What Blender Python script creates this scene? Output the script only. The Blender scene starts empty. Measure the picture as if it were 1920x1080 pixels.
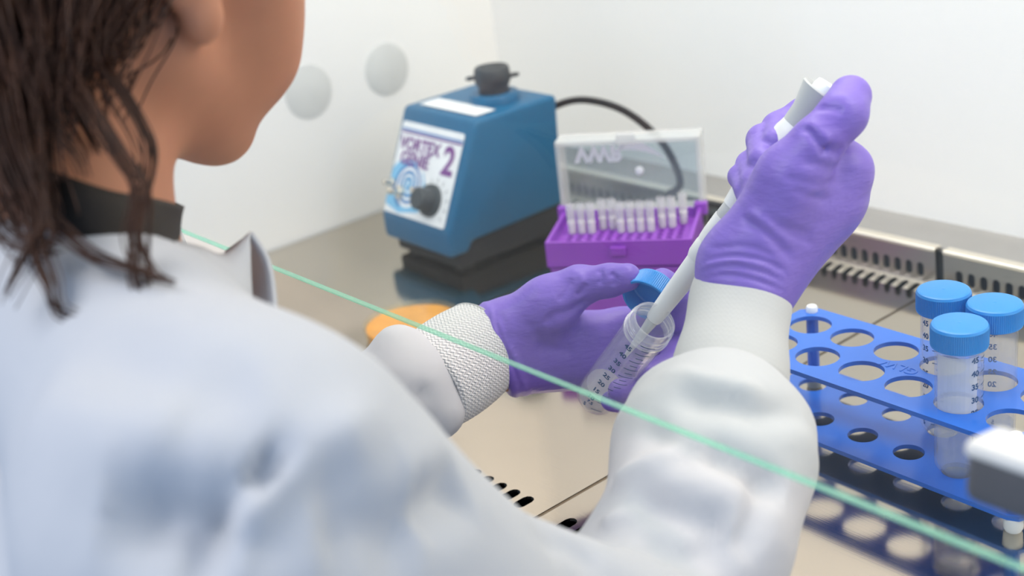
import bpy, bmesh, math, random
import numpy as np
from mathutils import Vector, Matrix, Quaternion

random.seed(7)
rng = np.random.default_rng(7)
C = bpy.context.scene.collection
S = bpy.context.scene
PI = math.pi
# ------------------------------------------------------------------ camera, world, lights, exposure
cd = bpy.data.cameras.new('camera'); cam = bpy.data.objects.new('camera', cd); C.objects.link(cam)
cam.matrix_world = Matrix(((0.6446, -0.2164, 0.7333, 0), (0.7555, 0.3272, -0.5676, 0), (-0.1171, 0.9198, 0.3744, 0.472), (0, 0, 0, 1)))
cd.sensor_width = 36; cd.lens = 2440/1920*36; cd.clip_start = 0.02; cd.clip_end = 20
cd.dof.use_dof = True; cd.dof.focus_distance = 0.835; cd.dof.aperture_fstop = 5.0; cd.dof.aperture_blades = 0
S.camera = cam
S.view_settings.view_transform = 'Standard'; S.view_settings.look = 'None'
S.view_settings.gamma = 1; S.view_settings.use_curve_mapping = False
S.view_settings.exposure = 0.18
S.cycles.transparent_max_bounces = 32; S.cycles.max_bounces = 10
w = bpy.data.worlds.new('room_light'); S.world = w; w.use_nodes = True
w.node_tree.nodes['Background'].inputs[0].default_value = (0.44, 0.645, 1.0, 1)
w.node_tree.nodes['Background'].inputs[1].default_value = 0.60
def area(name, loc, target, sx, sy, power, col):
    l = bpy.data.lights.new(name, 'AREA'); l.shape = 'RECTANGLE'; l.size = sx; l.size_y = sy; l.energy = power; l.color = col
    o = bpy.data.objects.new(name, l); C.objects.link(o); o.location = loc
    o.rotation_euler = (Vector(target)-Vector(loc)).to_track_quat('-Z', 'Y').to_euler(); return o
area('cabinet_lamp', (-0.34, 0.81, 0.785), (-0.34, 0.93, 0), 1.4, 0.32, 7.6, (1.0, 0.925, 0.83))
area('room_lamp', (-0.75, -0.75, 1.75), (-0.50, 0.20, 0.1), 1.8, 0.8, 25.0, (1.0, 0.965, 0.93))

# ------------------------------------------------------------------ materials
def nt(name):
    m = bpy.data.materials.new(name); m.use_nodes = True; t = m.node_tree
    return m, t, t.nodes['Principled BSDF'], t.nodes['Material Output']
def bump(t, p, height, strength, dist=0.001):
    b = t.nodes.new('ShaderNodeBump'); b.inputs['Strength'].default_value = strength; b.inputs['Distance'].default_value = dist
    t.links.new(height, b.inputs['Height']); t.links.new(b.outputs[0], p.inputs['Normal'])
def coords(t, scale=(1, 1, 1), kind='Object', rot=(0, 0, 0)):
    c = t.nodes.new('ShaderNodeTexCoord'); mp = t.nodes.new('ShaderNodeMapping')
    mp.inputs['Scale'].default_value = scale; mp.inputs['Rotation'].default_value = rot
    t.links.new(c.outputs[kind], mp.inputs[0]); return mp.outputs[0]
def noise(t, vec, scale, detail=3, rough=0.5):
    n = t.nodes.new('ShaderNodeTexNoise'); n.inputs['Scale'].default_value = scale; n.inputs['Detail'].default_value = detail
    n.inputs['Roughness'].default_value = rough; t.links.new(vec, n.inputs['Vector']); return n.outputs['Fac']
def ramp(t, fac, stops):
    r = t.nodes.new('ShaderNodeValToRGB'); e = r.color_ramp.elements
    while len(e) < len(stops): e.new(0.5)
    for k, (pos, col) in enumerate(stops): e[k].position = pos; e[k].color = (*col, 1)
    t.links.new(fac, r.inputs[0]); return r.outputs[0]
def plain(name, col, rough=0.5, metal=0.0, var=0.04, nscale=30, bstr=0.0, spec=0.5, sss=0.0):
    m, t, p, o = nt(name)
    v = coords(t); n = noise(t, v, nscale)
    c = ramp(t, n, [(0.3, tuple(x*(1-var) for x in col)), (0.7, tuple(min(1, x*(1+var)) for x in col))])
    t.links.new(c, p.inputs['Base Color']); p.inputs['Roughness'].default_value = rough; p.inputs['Metallic'].default_value = metal
    p.inputs['Specular IOR Level'].default_value = spec
    if sss: 
        p.inputs['Subsurface Weight'].default_value = sss; p.inputs['Subsurface Radius'].default_value = (1, .4, .25); p.inputs['Subsurface Scale'].default_value = 0.004
    if bstr: bump(t, p, noise(t, v, nscale*6), bstr)
    return m
def clear(name, tint, body=0.05, bodycol=(0.9, 0.92, 0.95), gloss=0.35, rough=0.04):
    # thin clear sheet: see-through, mirror-like towards grazing angles, a trace of milky body
    m = bpy.data.materials.new(name); m.use_nodes = True; t = m.node_tree; t.nodes.clear()
    o = t.nodes.new('ShaderNodeOutputMaterial'); tr = t.nodes.new('ShaderNodeBsdfTransparent'); tr.inputs[0].default_value = (*tint, 1)
    gl = t.nodes.new('ShaderNodeBsdfGlossy'); gl.inputs['Roughness'].default_value = rough
    df = t.nodes.new('ShaderNodeBsdfDiffuse'); df.inputs[0].default_value = (*bodycol, 1)
    lw = t.nodes.new('ShaderNodeLayerWeight'); lw.inputs[0].default_value = 0.5
    pw = t.nodes.new('ShaderNodeMath'); pw.operation = 'POWER'; pw.inputs[1].default_value = 4.0; t.links.new(lw.outputs['Facing'], pw.inputs[0])
    mu = t.nodes.new('ShaderNodeMath'); mu.operation = 'MULTIPLY_ADD'; mu.inputs[1].default_value = gloss; mu.inputs[2].default_value = 0.05*gloss
    t.links.new(pw.outputs[0], mu.inputs[0])
    m1 = t.nodes.new('ShaderNodeMixShader'); m1.inputs[0].default_value = body
    t.links.new(tr.outputs[0], m1.inputs[1]); t.links.new(df.outputs[0], m1.inputs[2])
    m2 = t.nodes.new('ShaderNodeMixShader'); t.links.new(mu.outputs[0], m2.inputs[0])
    t.links.new(m1.outputs[0], m2.inputs[1]); t.links.new(gl.outputs[0], m2.inputs[2]); t.links.new(m2.outputs[0], o.inputs[0])
    return m
def steel(name, col, rough, streak=(4, 220, 4), bs=0.02, var=0.05):
    m, t, p, o = nt(name)
    v = coords(t, streak); n = noise(t, v, 6, 4)
    v2 = coords(t); n2 = noise(t, v2, 7, 5)
    c = ramp(t, n2, [(0.3, tuple(x*(1-var) for x in col)), (0.7, tuple(min(1, x*(1+var)) for x in col))])
    t.links.new(c, p.inputs['Base Color']); p.inputs['Metallic'].default_value = 1.0
    mr = t.nodes.new('ShaderNodeMapRange'); mr.inputs['To Min'].default_value = rough*0.75; mr.inputs['To Max'].default_value = rough*1.3
    t.links.new(n, mr.inputs['Value']); t.links.new(mr.outputs[0], p.inputs['Roughness'])
    bump(t, p, n, bs, 0.0004); return m

M = {}
M['wall'] = plain('painted_white_steel', (0.945, 0.927, 0.905), 0.45, nscale=3, var=0.012)
M['disc'] = plain('grey_port_cover', (0.70, 0.70, 0.68), 0.5)
M['tray'] = steel('brushed_steel_tray', (0.545, 0.49, 0.40), 0.11, streak=(3, 160, 3), bs=0.03)
M['grille'] = steel('steel_grille', (0.55, 0.52, 0.49), 0.30)
M['lip'] = steel('steel_lip_lit', (0.86, 0.80, 0.70), 0.42)  # grille steel paled: highlight on lip and lit foot put into the colour
M['ledge'] = plain('steel_ledge_dark_reflection', (0.36, 0.345, 0.335), 0.4, 0.4)  # grey base stands in for a dark reflection on the steel
M['slot_shade'] = plain('slot_shade_grey', (0.10, 0.12, 0.14), 0.6)
M['dark'] = plain('dark_plenum', (0.012, 0.013, 0.015), 0.6)
M['glass'] = clear('sash_glass', (0.965, 0.985, 0.975), 0.006, (0.75, 0.8, 0.85), 0.40, 0.01)
M['glassedge'] = clear('green_glass_edge', (0.72, 0.93, 0.84), 0.28, (0.50, 0.88, 0.70), 0.3, 0.1)
M['grip'] = plain('dark_grey_grip', (0.085, 0.085, 0.09), 0.5)
M['gripwhite'] = plain('cream_grip_top', (0.80, 0.77, 0.70), 0.5)
M['blueplastic'] = plain('blue_rack_plastic', (0.012, 0.145, 0.66), 0.2, var=0.03, spec=0.7)
M['whiteplastic'] = plain('white_plastic', (0.82, 0.85, 0.88), 0.4)
M['cap'] = plain('sky_blue_cap_plastic', (0.02, 0.255, 0.69), 0.33, var=0.03)
M['tube'] = clear('clear_tube_plastic', (0.985, 0.988, 0.995), 0.085, (0.97, 0.97, 1.0), 0.5, 0.06)
M['tubethread'] = clear('clear_thread_plastic', (0.97, 0.975, 0.985), 0.24, (0.98, 0.98, 1.0), 0.9, 0.08)
M['liquid'] = clear('clear_liquid', (0.90, 0.93, 0.97), 0.10, (0.75, 0.8, 0.9), 0.5, 0.02)
M['milky'] = clear('milky_liquid', (0.95, 0.94, 0.94), 0.40, (0.92, 0.88, 0.86), 0.2, 0.1)
M['patch'] = clear('frosted_writing_patch', (0.85, 0.87, 0.92), 0.62, (0.74, 0.77, 0.86), 0.1, 0.5)
M['ink'] = plain('blue_ink', (0.012, 0.07, 0.19), 0.5)
M['pipwhite'] = plain('pipette_white', (0.80, 0.80, 0.80), 0.35)
M['pipgrey'] = plain('pipette_grey', (0.50, 0.51, 0.52), 0.4)
M['tip'] = clear('pipette_tip_plastic', (0.92, 0.93, 0.94), 0.45, (0.85, 0.86, 0.86), 0.4, 0.15)
M['vblue'] = plain('vortex_blue_paint', (0.006, 0.115, 0.25), 0.42, spec=0.35, var=0.03, nscale=200, bstr=0.05)
M['black'] = plain('black_rubber', (0.022, 0.023, 0.026), 0.7, spec=0.25)
M['dkgrey'] = plain('dark_grey_rubber', (0.045, 0.055, 0.065), 0.5)
M['label'] = plain('white_label', (0.82, 0.83, 0.85), 0.5)
M['purpleink'] = plain('purple_print', (0.20, 0.06, 0.27), 0.5)
M['cyanink'] = plain('light_blue_print', (0.20, 0.50, 0.76), 0.5)
M['blueink'] = plain('blue_print', (0.03, 0.18, 0.48), 0.5)
M['chrome'] = steel('nickel', (0.72, 0.68, 0.6), 0.2)
M['boxpurple'] = plain('purple_box_plastic', (0.27, 0.055, 0.50), 0.32, var=0.03)
M['lid'] = clear('clear_lid_plastic', (0.80, 0.865, 0.90), 0.12, (0.70, 0.76, 0.82), 0.35, 0.12)
M['lidedge'] = clear('lid_rim_plastic', (0.93, 0.93, 0.93), 0.36, (0.88, 0.88, 0.88), 0.4, 0.2)
M['frost'] = plain('frosted_lettering', (0.92, 0.93, 0.96), 0.6)
M['boxtip'] = clear('boxed_tip_plastic', (0.95, 0.95, 0.95), 0.30, (0.88, 0.87, 0.87), 0.3, 0.2)
M['filter'] = plain('white_filter', (0.93, 0.90, 0.88), 0.8)
M['agar'] = plain('orange_agar', (0.74, 0.33, 0.012), 0.35, var=0.12, nscale=60)
M['dish'] = clear('clear_dish_plastic', (0.985, 0.97, 0.93), 0.03, (0.9, 0.8, 0.6), 0.3, 0.05)

def glove_mat():
    m, t, p, o = nt('purple_nitrile')
    v = coords(t); n = noise(t, v, 18, 4)
    c = ramp(t, n, [(0.3, (0.190, 0.115, 0.520)), (0.7, (0.225, 0.140, 0.590))])
    t.links.new(c, p.inputs['Base Color']); p.inputs['Roughness'].default_value = 0.42
    p.inputs['Specular IOR Level'].default_value = 0.45
    a = noise(t, coords(t, (45, 45, 130), rot=(0.5, 0.6, 0.2)), 1.0, 3, 0.55); b = noise(t, v, 900, 2)
    ad = t.nodes.new('ShaderNodeMath'); ad.operation = 'MULTIPLY_ADD'; ad.inputs[1].default_value = 0.03
    t.links.new(b, ad.inputs[0]); t.links.new(a, ad.inputs[2])
    bump(t, p, ad.outputs[0], 0.35, 0.0035); return m
M['glove'] = glove_mat()
def coat_mat():
    m, t, p, o = nt('white_cotton_coat')
    v = coords(t); n = noise(t, v, 5, 3)
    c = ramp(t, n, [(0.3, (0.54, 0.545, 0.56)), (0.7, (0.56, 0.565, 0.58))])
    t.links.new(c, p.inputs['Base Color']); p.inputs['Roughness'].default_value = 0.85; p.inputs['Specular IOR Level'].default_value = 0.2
    bump(t, p, noise(t, v, 16, 3), 0.25, 0.012); return m
M['coat'] = coat_mat()
def knit_mat(strength, g=1.0):
    m, t, p, o = nt('white_rib_knit')
    uv = coords(t, (1, 1, 1), 'UV')
    wv = t.nodes.new('ShaderNodeTexWave'); wv.wave_type = 'BANDS'; wv.bands_direction = 'Y'; wv.wave_profile = 'SIN'
    wv.inputs['Scale'].default_value = 6.8; wv.inputs['Distortion'].default_value = 0.0
    w2 = t.nodes.new('ShaderNodeTexWave'); w2.wave_type = 'BANDS'; w2.bands_direction = 'X'; w2.inputs['Scale'].default_value = 6.3
    t.links.new(uv, w2.inputs['Vector'])
    cx = t.nodes.new('ShaderNodeCombineXYZ'); mm = t.nodes.new('ShaderNodeMath'); mm.operation = 'MULTIPLY'; mm.inputs[1].default_value = 0.022
    t.links.new(w2.outputs['Fac'], mm.inputs[0]); t.links.new(mm.outputs[0], cx.inputs[1])
    va = t.nodes.new('ShaderNodeVectorMath'); va.operation = 'ADD'; t.links.new(uv, va.inputs[0]); t.links.new(cx.outputs[0], va.inputs[1])
    nz = t.nodes.new('ShaderNodeTexNoise'); nz.inputs['Scale'].default_value = 12; t.links.new(uv, nz.inputs['Vector'])
    m3 = t.nodes.new('ShaderNodeVectorMath'); m3.operation = 'MULTIPLY_ADD'; m3.inputs[1].default_value = (0.02, 0.03, 0)
    t.links.new(nz.outputs['Color'], m3.inputs[0]); t.links.new(va.outputs[0], m3.inputs[2]); t.links.new(m3.outputs[0], wv.inputs['Vector'])
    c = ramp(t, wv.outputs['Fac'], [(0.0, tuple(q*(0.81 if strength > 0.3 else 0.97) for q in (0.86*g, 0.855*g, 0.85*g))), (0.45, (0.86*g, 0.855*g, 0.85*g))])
    t.links.new(c, p.inputs['Base Color']); p.inputs['Roughness'].default_value = 0.9; p.inputs['Specular IOR Level'].default_value = 0.15
    bump(t, p, wv.outputs['Fac'], strength, 0.003); return m
M['knit'] = knit_mat(0.65); M['knitdim'] = knit_mat(0.03, 0.68)  # right cuff: same knit, flatter and darkened to offset strong light there
M['skin'] = plain('skin', (0.53, 0.232, 0.130), 0.55, spec=0.3, var=0.06, nscale=25, sss=0.15)
M['hair'] = plain('brown_hair', (0.055, 0.021, 0.010), 0.5, spec=0.3, var=0.35, nscale=60)
M['shirt'] = plain('dark_olive_shirt', (0.020, 0.013, 0.007), 0.7)
M['eye'] = plain('eye_white', (0.75, 0.73, 0.7), 0.2)

# ------------------------------------------------------------------ mesh helpers
def link(name, me, mat=None, parent=None, smooth=False):
    o = bpy.data.objects.new(name, me); C.objects.link(o)
    if mat: 
        me.materials.clear(); me.materials.append(mat)
    if parent: o.parent = parent
    if smooth:
        for f in me.polygons: f.use_smooth = True
    return o
def obj(name, bm, mat=None, parent=None, smooth=False, autosmooth=None):
    me = bpy.data.meshes.new(name); bm.normal_update(); bm.to_mesh(me); bm.free()
    o = link(name, me, mat, parent, smooth)
    if autosmooth:
        for f in me.polygons: f.use_smooth = True
        me.set_sharp_from_angle(angle=math.radians(autosmooth))
    return o
def empty(name, loc=(0, 0, 0), rot=(0, 0, 0)):
    o = bpy.data.objects.new(name, None); C.objects.link(o); o.location = loc; o.rotation_euler = rot; o.empty_display_size = 0.02; return o
def tag(o, label=None, cat=None, group=None, kind=None):
    if label: o['label'] = label
    if cat: o['category'] = cat
    if group: o['group'] = group
    if kind: o['kind'] = kind
    return o
def box_bm(x0, x1, y0, y1, z0, z1, bev=0.0, seg=2, bm=None):
    b = bmesh.new(); bmesh.ops.create_cube(b, size=1)
    for v in b.verts: v.co = Vector((x0+(v.co.x+.5)*(x1-x0), y0+(v.co.y+.5)*(y1-y0), z0+(v.co.z+.5)*(z1-z0)))
    if bev: bmesh.ops.bevel(b, geom=b.edges[:], offset=bev, segments=seg, affect='EDGES', profile=0.5)
    if bm is None: return b
    me = bpy.data.meshes.new('tmp'); b.to_mesh(me); b.free(); bm.from_mesh(me); bpy.data.meshes.remove(me); return bm
def lathe_bm(prof, n=40, bm=None, M4=None):
    """prof: list of (r, z) revolved about z."""
    b = bm or bmesh.new(); rings = []
    for r, z in prof:
        if r < 1e-6: rings.append([b.verts.new((0, 0, z))])
        else: rings.append([b.verts.new((r*math.cos(2*PI*k/n), r*math.sin(2*PI*k/n), z)) for k in range(n)])
    new = [v for q in rings for v in q]
    for a, c in zip(rings, rings[1:]):
        for k in range(n):
            k2 = (k+1) % n
            if len(a) == 1 and len(c) == 1: continue
            if len(a) == 1: b.faces.new((a[0], c[k2], c[k]))
            elif len(c) == 1: b.faces.new((a[k], a[k2], c[0]))
            else: b.faces.new((a[k], a[k2], c[k2], c[k]))
    if M4 is not None:
        for v in new: v.co = M4 @ v.co
    return b
def frame_to(a, d):
    """matrix at point a with +z along d."""
    q = Vector(d).normalized().to_track_quat('Z', 'Y'); return Matrix.Translation(Vector(a)) @ q.to_matrix().to_4x4()
def tube_bm(pts, rad, n=8, bm=None, caps=True):
    b = bm or bmesh.new(); pts = [Vector(p) for p in pts]; rings = []; up = Vector((0.13, 0.31, 0.94))
    for i, p in enumerate(pts):
        t = (pts[min(i+1, len(pts)-1)]-pts[max(i-1, 0)]).normalized(); s = t.cross(up).normalized(); u = s.cross(t)
        r = rad[i] if isinstance(rad, (list, tuple)) else rad
        rings.append([b.verts.new(p + s*r*math.cos(2*PI*k/n) + u*r*math.sin(2*PI*k/n)) for k in range(n)])
    for a, c in zip(rings, rings[1:]):
        for k in range(n): b.faces.new((a[k], a[(k+1) % n], c[(k+1) % n], c[k]))
    if caps: b.faces.new(rings[0][::-1]); b.faces.new(rings[-1])
    return b
def spline(pts, per=6):
    P_ = np.array(pts, float); out = []
    for i in range(len(P_)-1):
        p0, p1, p2, p3 = P_[max(i-1, 0)], P_[i], P_[i+1], P_[min(i+2, len(P_)-1)]
        for t in np.linspace(0, 1, per, endpoint=False):
            out.append(0.5*((2*p1)+(-p0+p2)*t+(2*p0-5*p1+4*p2-p3)*t*t+(-p0+3*p1-3*p2+p3)*t**3))
    out.append(P_[-1]); return [tuple(q) for q in out]
def plate_bm(outer, holes, z_top, thick):
    """flat plate with real through-holes."""
    b = bmesh.new(); edges = []
    for loop in [outer]+holes:
        vs = [b.verts.new((x, y, z_top)) for x, y in loop]
        edges += [b.edges.new((vs[k], vs[(k+1) % len(vs)])) for k in range(len(vs))]
    bmesh.ops.triangle_fill(b, use_beauty=True, use_dissolve=False, edges=edges, normal=(0, 0, 1))
    r = bmesh.ops.extrude_face_region(b, geom=b.faces[:])
    for v in [g for g in r['geom'] if isinstance(g, bmesh.types.BMVert)]: v.co.z -= thick
    bmesh.ops.recalc_face_normals(b, faces=b.faces[:]); return b
def stadium(cx, cy, w, l, n=5, vertical=True):
    """slot outline, length l along y."""
    r = w/2; h = l/2-r; out = []
    for k in range(n+1): a = PI*k/n; out.append((cx+r*math.cos(a), cy+h+r*math.sin(a)))
    for k in range(n+1): a = PI+PI*k/n; out.append((cx+r*math.cos(a), cy-h+r*math.sin(a)))
    return out
def circle(cx, cy, r, n=40): return [(cx+r*math.cos(2*PI*k/n), cy+r*math.sin(2*PI*k/n)) for k in range(n)]
def rrect(x0, x1, y0, y1, r, n=6):
    out = []
    for cx, cy, a0 in ((x1-r, y1-r, 0), (x0+r, y1-r, PI/2), (x0+r, y0+r, PI), (x1-r, y0+r, 3*PI/2)):
        for k in range(n+1): a = a0+PI/2*k/n; out.append((cx+r*math.cos(a), cy+r*math.sin(a)))
    return out
def text_bm(s, size, extrude=0.0, bm=None, M4=None, align='CENTER', bold=0.0):
    """flat lettering in the xy plane as mesh."""
    cu = bpy.data.curves.new('lettering', 'FONT'); cu.body = s; cu.size = size; cu.extrude = extrude; cu.align_x = align; cu.align_y = 'CENTER'; cu.offset = bold
    cu.resolution_u = 3
    o = bpy.data.objects.new('lettering', cu); C.objects.link(o); bpy.context.view_layer.update()
    me = bpy.data.meshes.new_from_object(o.evaluated_get(bpy.context.evaluated_depsgraph_get()))
    bpy.data.objects.remove(o); bpy.data.curves.remove(cu)
    if M4 is not None: me.transform(M4)
    b = bm or bmesh.new(); b.from_mesh(me); bpy.data.meshes.remove(me); return b
def poly_bm(pts, bm=None):
    b = bm or bmesh.new(); b.faces.new([b.verts.new(p) for p in pts]); return b

# ------------------------------------------------------------------ distance-field modeller (bodies, gloves, cloth)
class Field:
    def __init__(self, lo, hi, h, far=0.05):
        self.lo = np.array(lo, np.float32); self.h = h
        self.n = np.ceil((np.array(hi)-self.lo)/h).astype(int)+1
        self.ax = [self.lo[k]+h*np.arange(self.n[k], dtype=np.float32) for k in range(3)]
        self.D = np.full(self.n, far, np.float32)
    def like(self, far=0.05):
        q = Field.__new__(Field); q.lo = self.lo; q.h = self.h; q.n = self.n; q.ax = self.ax; q.D = np.full(self.n, far, np.float32); return q
    def sl(self, lo, hi):
        a = np.clip(((np.array(lo)-self.lo)/self.h).astype(int), 0, self.n-1); b = np.clip(((np.array(hi)-self.lo)/self.h).astype(int)+2, 1, self.n)
        return tuple(slice(int(a[k]), int(b[k])) for k in range(3))
    def grid(self, s): return np.meshgrid(self.ax[0][s[0]], self.ax[1][s[1]], self.ax[2][s[2]], indexing='ij', sparse=True)
    def put(self, s, d, k, mode='add'):
        A = self.D[s]
        if mode == 'cut': d = -d
        if k > 0:
            h = np.maximum(k-np.abs(A-d), 0)/k; e = h*h*k*0.25
            self.D[s] = (np.minimum(A, d)-e) if mode == 'add' else (np.maximum(A, d)+e)
        else: self.D[s] = np.minimum(A, d) if mode == 'add' else np.maximum(A, d)
    def cap(self, a, b, ra, rb, k=0.01, mode='add', flat=None):
        """tapered capsule; flat=(direction, factor) squashes it along a direction."""
        a = np.array(a, np.float32); b = np.array(b, np.float32); m = max(ra, rb)+k+0.006
        s = self.sl(np.minimum(a, b)-m, np.maximum(a, b)+m); X, Y, Z = self.grid(s)
        ab = b-a; L = float(ab@ab)+1e-12
        t = np.clip(((X-a[0])*ab[0]+(Y-a[1])*ab[1]+(Z-a[2])*ab[2])/L, 0, 1)
        px, py, pz = X-a[0]-t*ab[0], Y-a[1]-t*ab[1], Z-a[2]-t*ab[2]
        if flat is not None:
            d = np.array(flat[0], np.float32); d /= np.linalg.norm(d); q = px*d[0]+py*d[1]+pz*d[2]; g = 1/flat[1]-1
            px = px+q*g*d[0]; py = py+q*g*d[1]; pz = pz+q*g*d[2]
        self.put(s, np.sqrt(px*px+py*py+pz*pz)-(ra+(rb-ra)*t), k, mode); return self
    def chain(self, pts, rad, k=0.006, mode='add'):
        for i in range(len(pts)-1): self.cap(pts[i], pts[i+1], rad[i], rad[i+1], k, mode)
        return self
    def ell(self, c, r, k=0.01, rot=None, mode='add'):
        c = np.array(c, np.float32); r = np.array(r, np.float32); m = float(r.max())+k+0.006
        s = self.sl(c-m, c+m); X, Y, Z = self.grid(s); X = X-c[0]; Y = Y-c[1]; Z = Z-c[2]
        if rot is not None:
            Rm = np.array(rot, np.float32).T; X, Y, Z = (Rm[i, 0]*X+Rm[i, 1]*Y+Rm[i, 2]*Z for i in range(3))
        q = np.sqrt((X/r[0])**2+(Y/r[1])**2+(Z/r[2])**2); g = np.sqrt((X/r[0]**2)**2+(Y/r[1]**2)**2+(Z/r[2]**2)**2)+1e-6
        self.put(s, q*(q-1)/g, k, mode); return self
    def mesh(self, name, smooth=2):
        D = self.D; I = D < 0; nx, ny, nz = D.shape
        c = np.zeros((nx-1, ny-1, nz-1), np.int8)
        for dx in (0, 1):
            for dy in (0, 1):
                for dz in (0, 1): c += I[dx:nx-1+dx, dy:ny-1+dy, dz:nz-1+dz]
        act = (c > 0) & (c < 8); ix = np.argwhere(act); idx = np.full(act.shape, -1, np.int32); idx[act] = np.arange(len(ix))
        acc = np.zeros((len(ix), 3)); cnt = np.zeros(len(ix)); quads = []
        for axis in range(3):
            for o1 in (0, 1):
                for o2 in (0, 1):
                    off0 = [0, 0, 0]; oth = [q for q in range(3) if q != axis]; off0[oth[0]] = o1; off0[oth[1]] = o2
                    off1 = list(off0); off1[axis] = 1
                    v0 = D[ix[:, 0]+off0[0], ix[:, 1]+off0[1], ix[:, 2]+off0[2]]; v1 = D[ix[:, 0]+off1[0], ix[:, 1]+off1[1], ix[:, 2]+off1[2]]
                    x = (v0 < 0) != (v1 < 0); t = np.where(x, v0/np.where(x, v0-v1, 1), 0)
                    for q in range(3): acc[:, q] += np.where(x, off0[q]+(t if q == axis else 0), 0)
                    cnt += x
            sh = [slice(None)]*3; sh2 = [slice(None)]*3; sh[axis] = slice(0, -1); sh2[axis] = slice(1, None)
            A, B = I[tuple(sh)], I[tuple(sh2)]; e = np.argwhere(A != B); b, d = [q for q in range(3) if q != axis]
            e = e[(e[:, b] > 0) & (e[:, d] > 0) & (e[:, b] < D.shape[b]-1) & (e[:, d] < D.shape[d]-1)]
            def cell(db, dd):
                q = e.copy(); q[:, b] -= db; q[:, d] -= dd; return idx[q[:, 0], q[:, 1], q[:, 2]]
            Q = np.stack([cell(1, 1), cell(0, 1), cell(0, 0), cell(1, 0)], 1)
            flip = A[e[:, 0], e[:, 1], e[:, 2]]
            if axis == 1: flip = ~flip
            Q[~flip] = Q[~flip][:, ::-1]; quads.append(Q)
        V = self.lo+self.h*(ix+acc/np.maximum(cnt, 1)[:, None]); F = np.concatenate(quads); F = F[(F >= 0).all(1)]
        for _ in range(smooth):
            E = np.concatenate([F[:, [0, 1]], F[:, [1, 2]], F[:, [2, 3]], F[:, [3, 0]]]); n = len(V); k = np.bincount(E.ravel(), minlength=n)[:, None]
            s = np.stack([np.bincount(E[:, 0], V[E[:, 1], q], n)+np.bincount(E[:, 1], V[E[:, 0], q], n) for q in range(3)], 1)
            V = 0.5*V+0.5*s/np.maximum(k, 1)
        return V, F
def normals(V, F):
    n = np.cross(V[F[:, 2]]-V[F[:, 0]], V[F[:, 3]]-V[F[:, 1]]); N = np.zeros_like(V)
    for k in range(4):
        for q in range(3): N[:, q] += np.bincount(F[:, k], n[:, q], len(V))
    return N/np.maximum(np.linalg.norm(N, axis=1), 1e-9)[:, None]
def crease(V, F, lines):
    """press folds (depth > 0) or raise ridges (depth < 0) along 3-D polylines."""
    N = normals(V, F); off = np.zeros(len(V))
    for pts, width, depth in lines:
        pts = np.array(spline(pts, 5)); best = np.full(len(V), 9.0); tb = np.zeros(len(V))
        for i in range(len(pts)-1):
            a, b = pts[i], pts[i+1]; ab = b-a; t = np.clip(((V-a)@ab)/(ab@ab+1e-12), 0, 1)
            d = np.linalg.norm(V-a-t[:, None]*ab, axis=1); mk = d < best; best[mk] = d[mk]; tb[mk] = ((i+t)/(len(pts)-1))[mk]
        off += depth*np.exp(-(best/width)**2)*np.clip(np.sin(PI*np.clip(tb, 0.02, 0.98))*1.6, 0, 1)
    return V-N*off[:, None]
def field_obj(name, V, F, mat, parent=None):
    me = bpy.data.meshes.new(name); me.from_pydata(V.tolist(), [], F.tolist()); me.update()
    return link(name, me, mat, parent, True)
def lerp(a, b, t): return tuple(np.array(a)*(1-t)+np.array(b)*t)

# ================================================================== THE CABINET
XL, YB = -1.243, 0.985
def slab(name, x0, x1, y0, y1, z0, z1, mat, bev=0.0):
    return tag(obj(name, box_bm(x0, x1, y0, y1, z0, z1, bev), mat), kind='structure')
wl = slab('wall_left', XL-0.03, XL, 0.38, YB+0.03, -0.08, 0.80, M['wall'])
for y in (0.7151, 0.8217):
    b = lathe_bm([(0, 0), (0.0285, 0), (0.0298, -0.0004), (0.030, -0.0015), (0.030, -0.003)], 48, M4=Matrix.Translation((XL+0.0012, y, 0.1603)) @ Matrix.Rotation(PI/2, 4, 'Y'))
    obj('port_cover', b, M['disc'], wl, autosmooth=40)
slab('wall_back', XL-0.03, 0.40, YB, YB+0.03, -0.08, 0.80, M['wall'])
slab('wall_right', 0.36, 0.39, 0.38, YB+0.03, -0.08, 0.80, M['wall'])
slab('ceiling', XL-0.03, 0.39, 0.46, YB+0.03, 0.80, 0.82, M['wall'])
# work surface: lift-out steel trays with slots front and rear, seams between them
fl = tag(empty('floor'), kind='structure')
obj('plenum', box_bm(XL, 0.36, 0.395, YB, -0.075, -0.07), M['dark'], fl)
seams = [XL+0.001, -0.9175, -0.5982, -0.279, 0.040, 0.359]
for i in range(5):
    x0, x1 = seams[i]+0.0016, seams[i+1]-0.0016; holes = []
    n = int((x1-x0-0.012)/0.0145); off = (x1-x0-(n-1)*0.0145)/2
    for row, (yy, sh) in enumerate(((0.4665, 0), (0.4475, 0.5), (0.4285, 0))):
        for k in range(n if sh == 0 else n-1): holes.append(stadium(x0+off+(k+sh)*0.0145, yy, 0.0092, 0.0165))
    obj('steel_tray', plate_bm(rrect(x0, x1, 0.41, 0.9150, 0.003, 3), holes, 0.0, 0.0022), M['tray'], fl)
for x in seams[1:-1]: obj('support_rail', box_bm(x-0.0042, x+0.0006, 0.41, 0.9145, -0.0052, -0.0023), M['grille'], fl)
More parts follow.
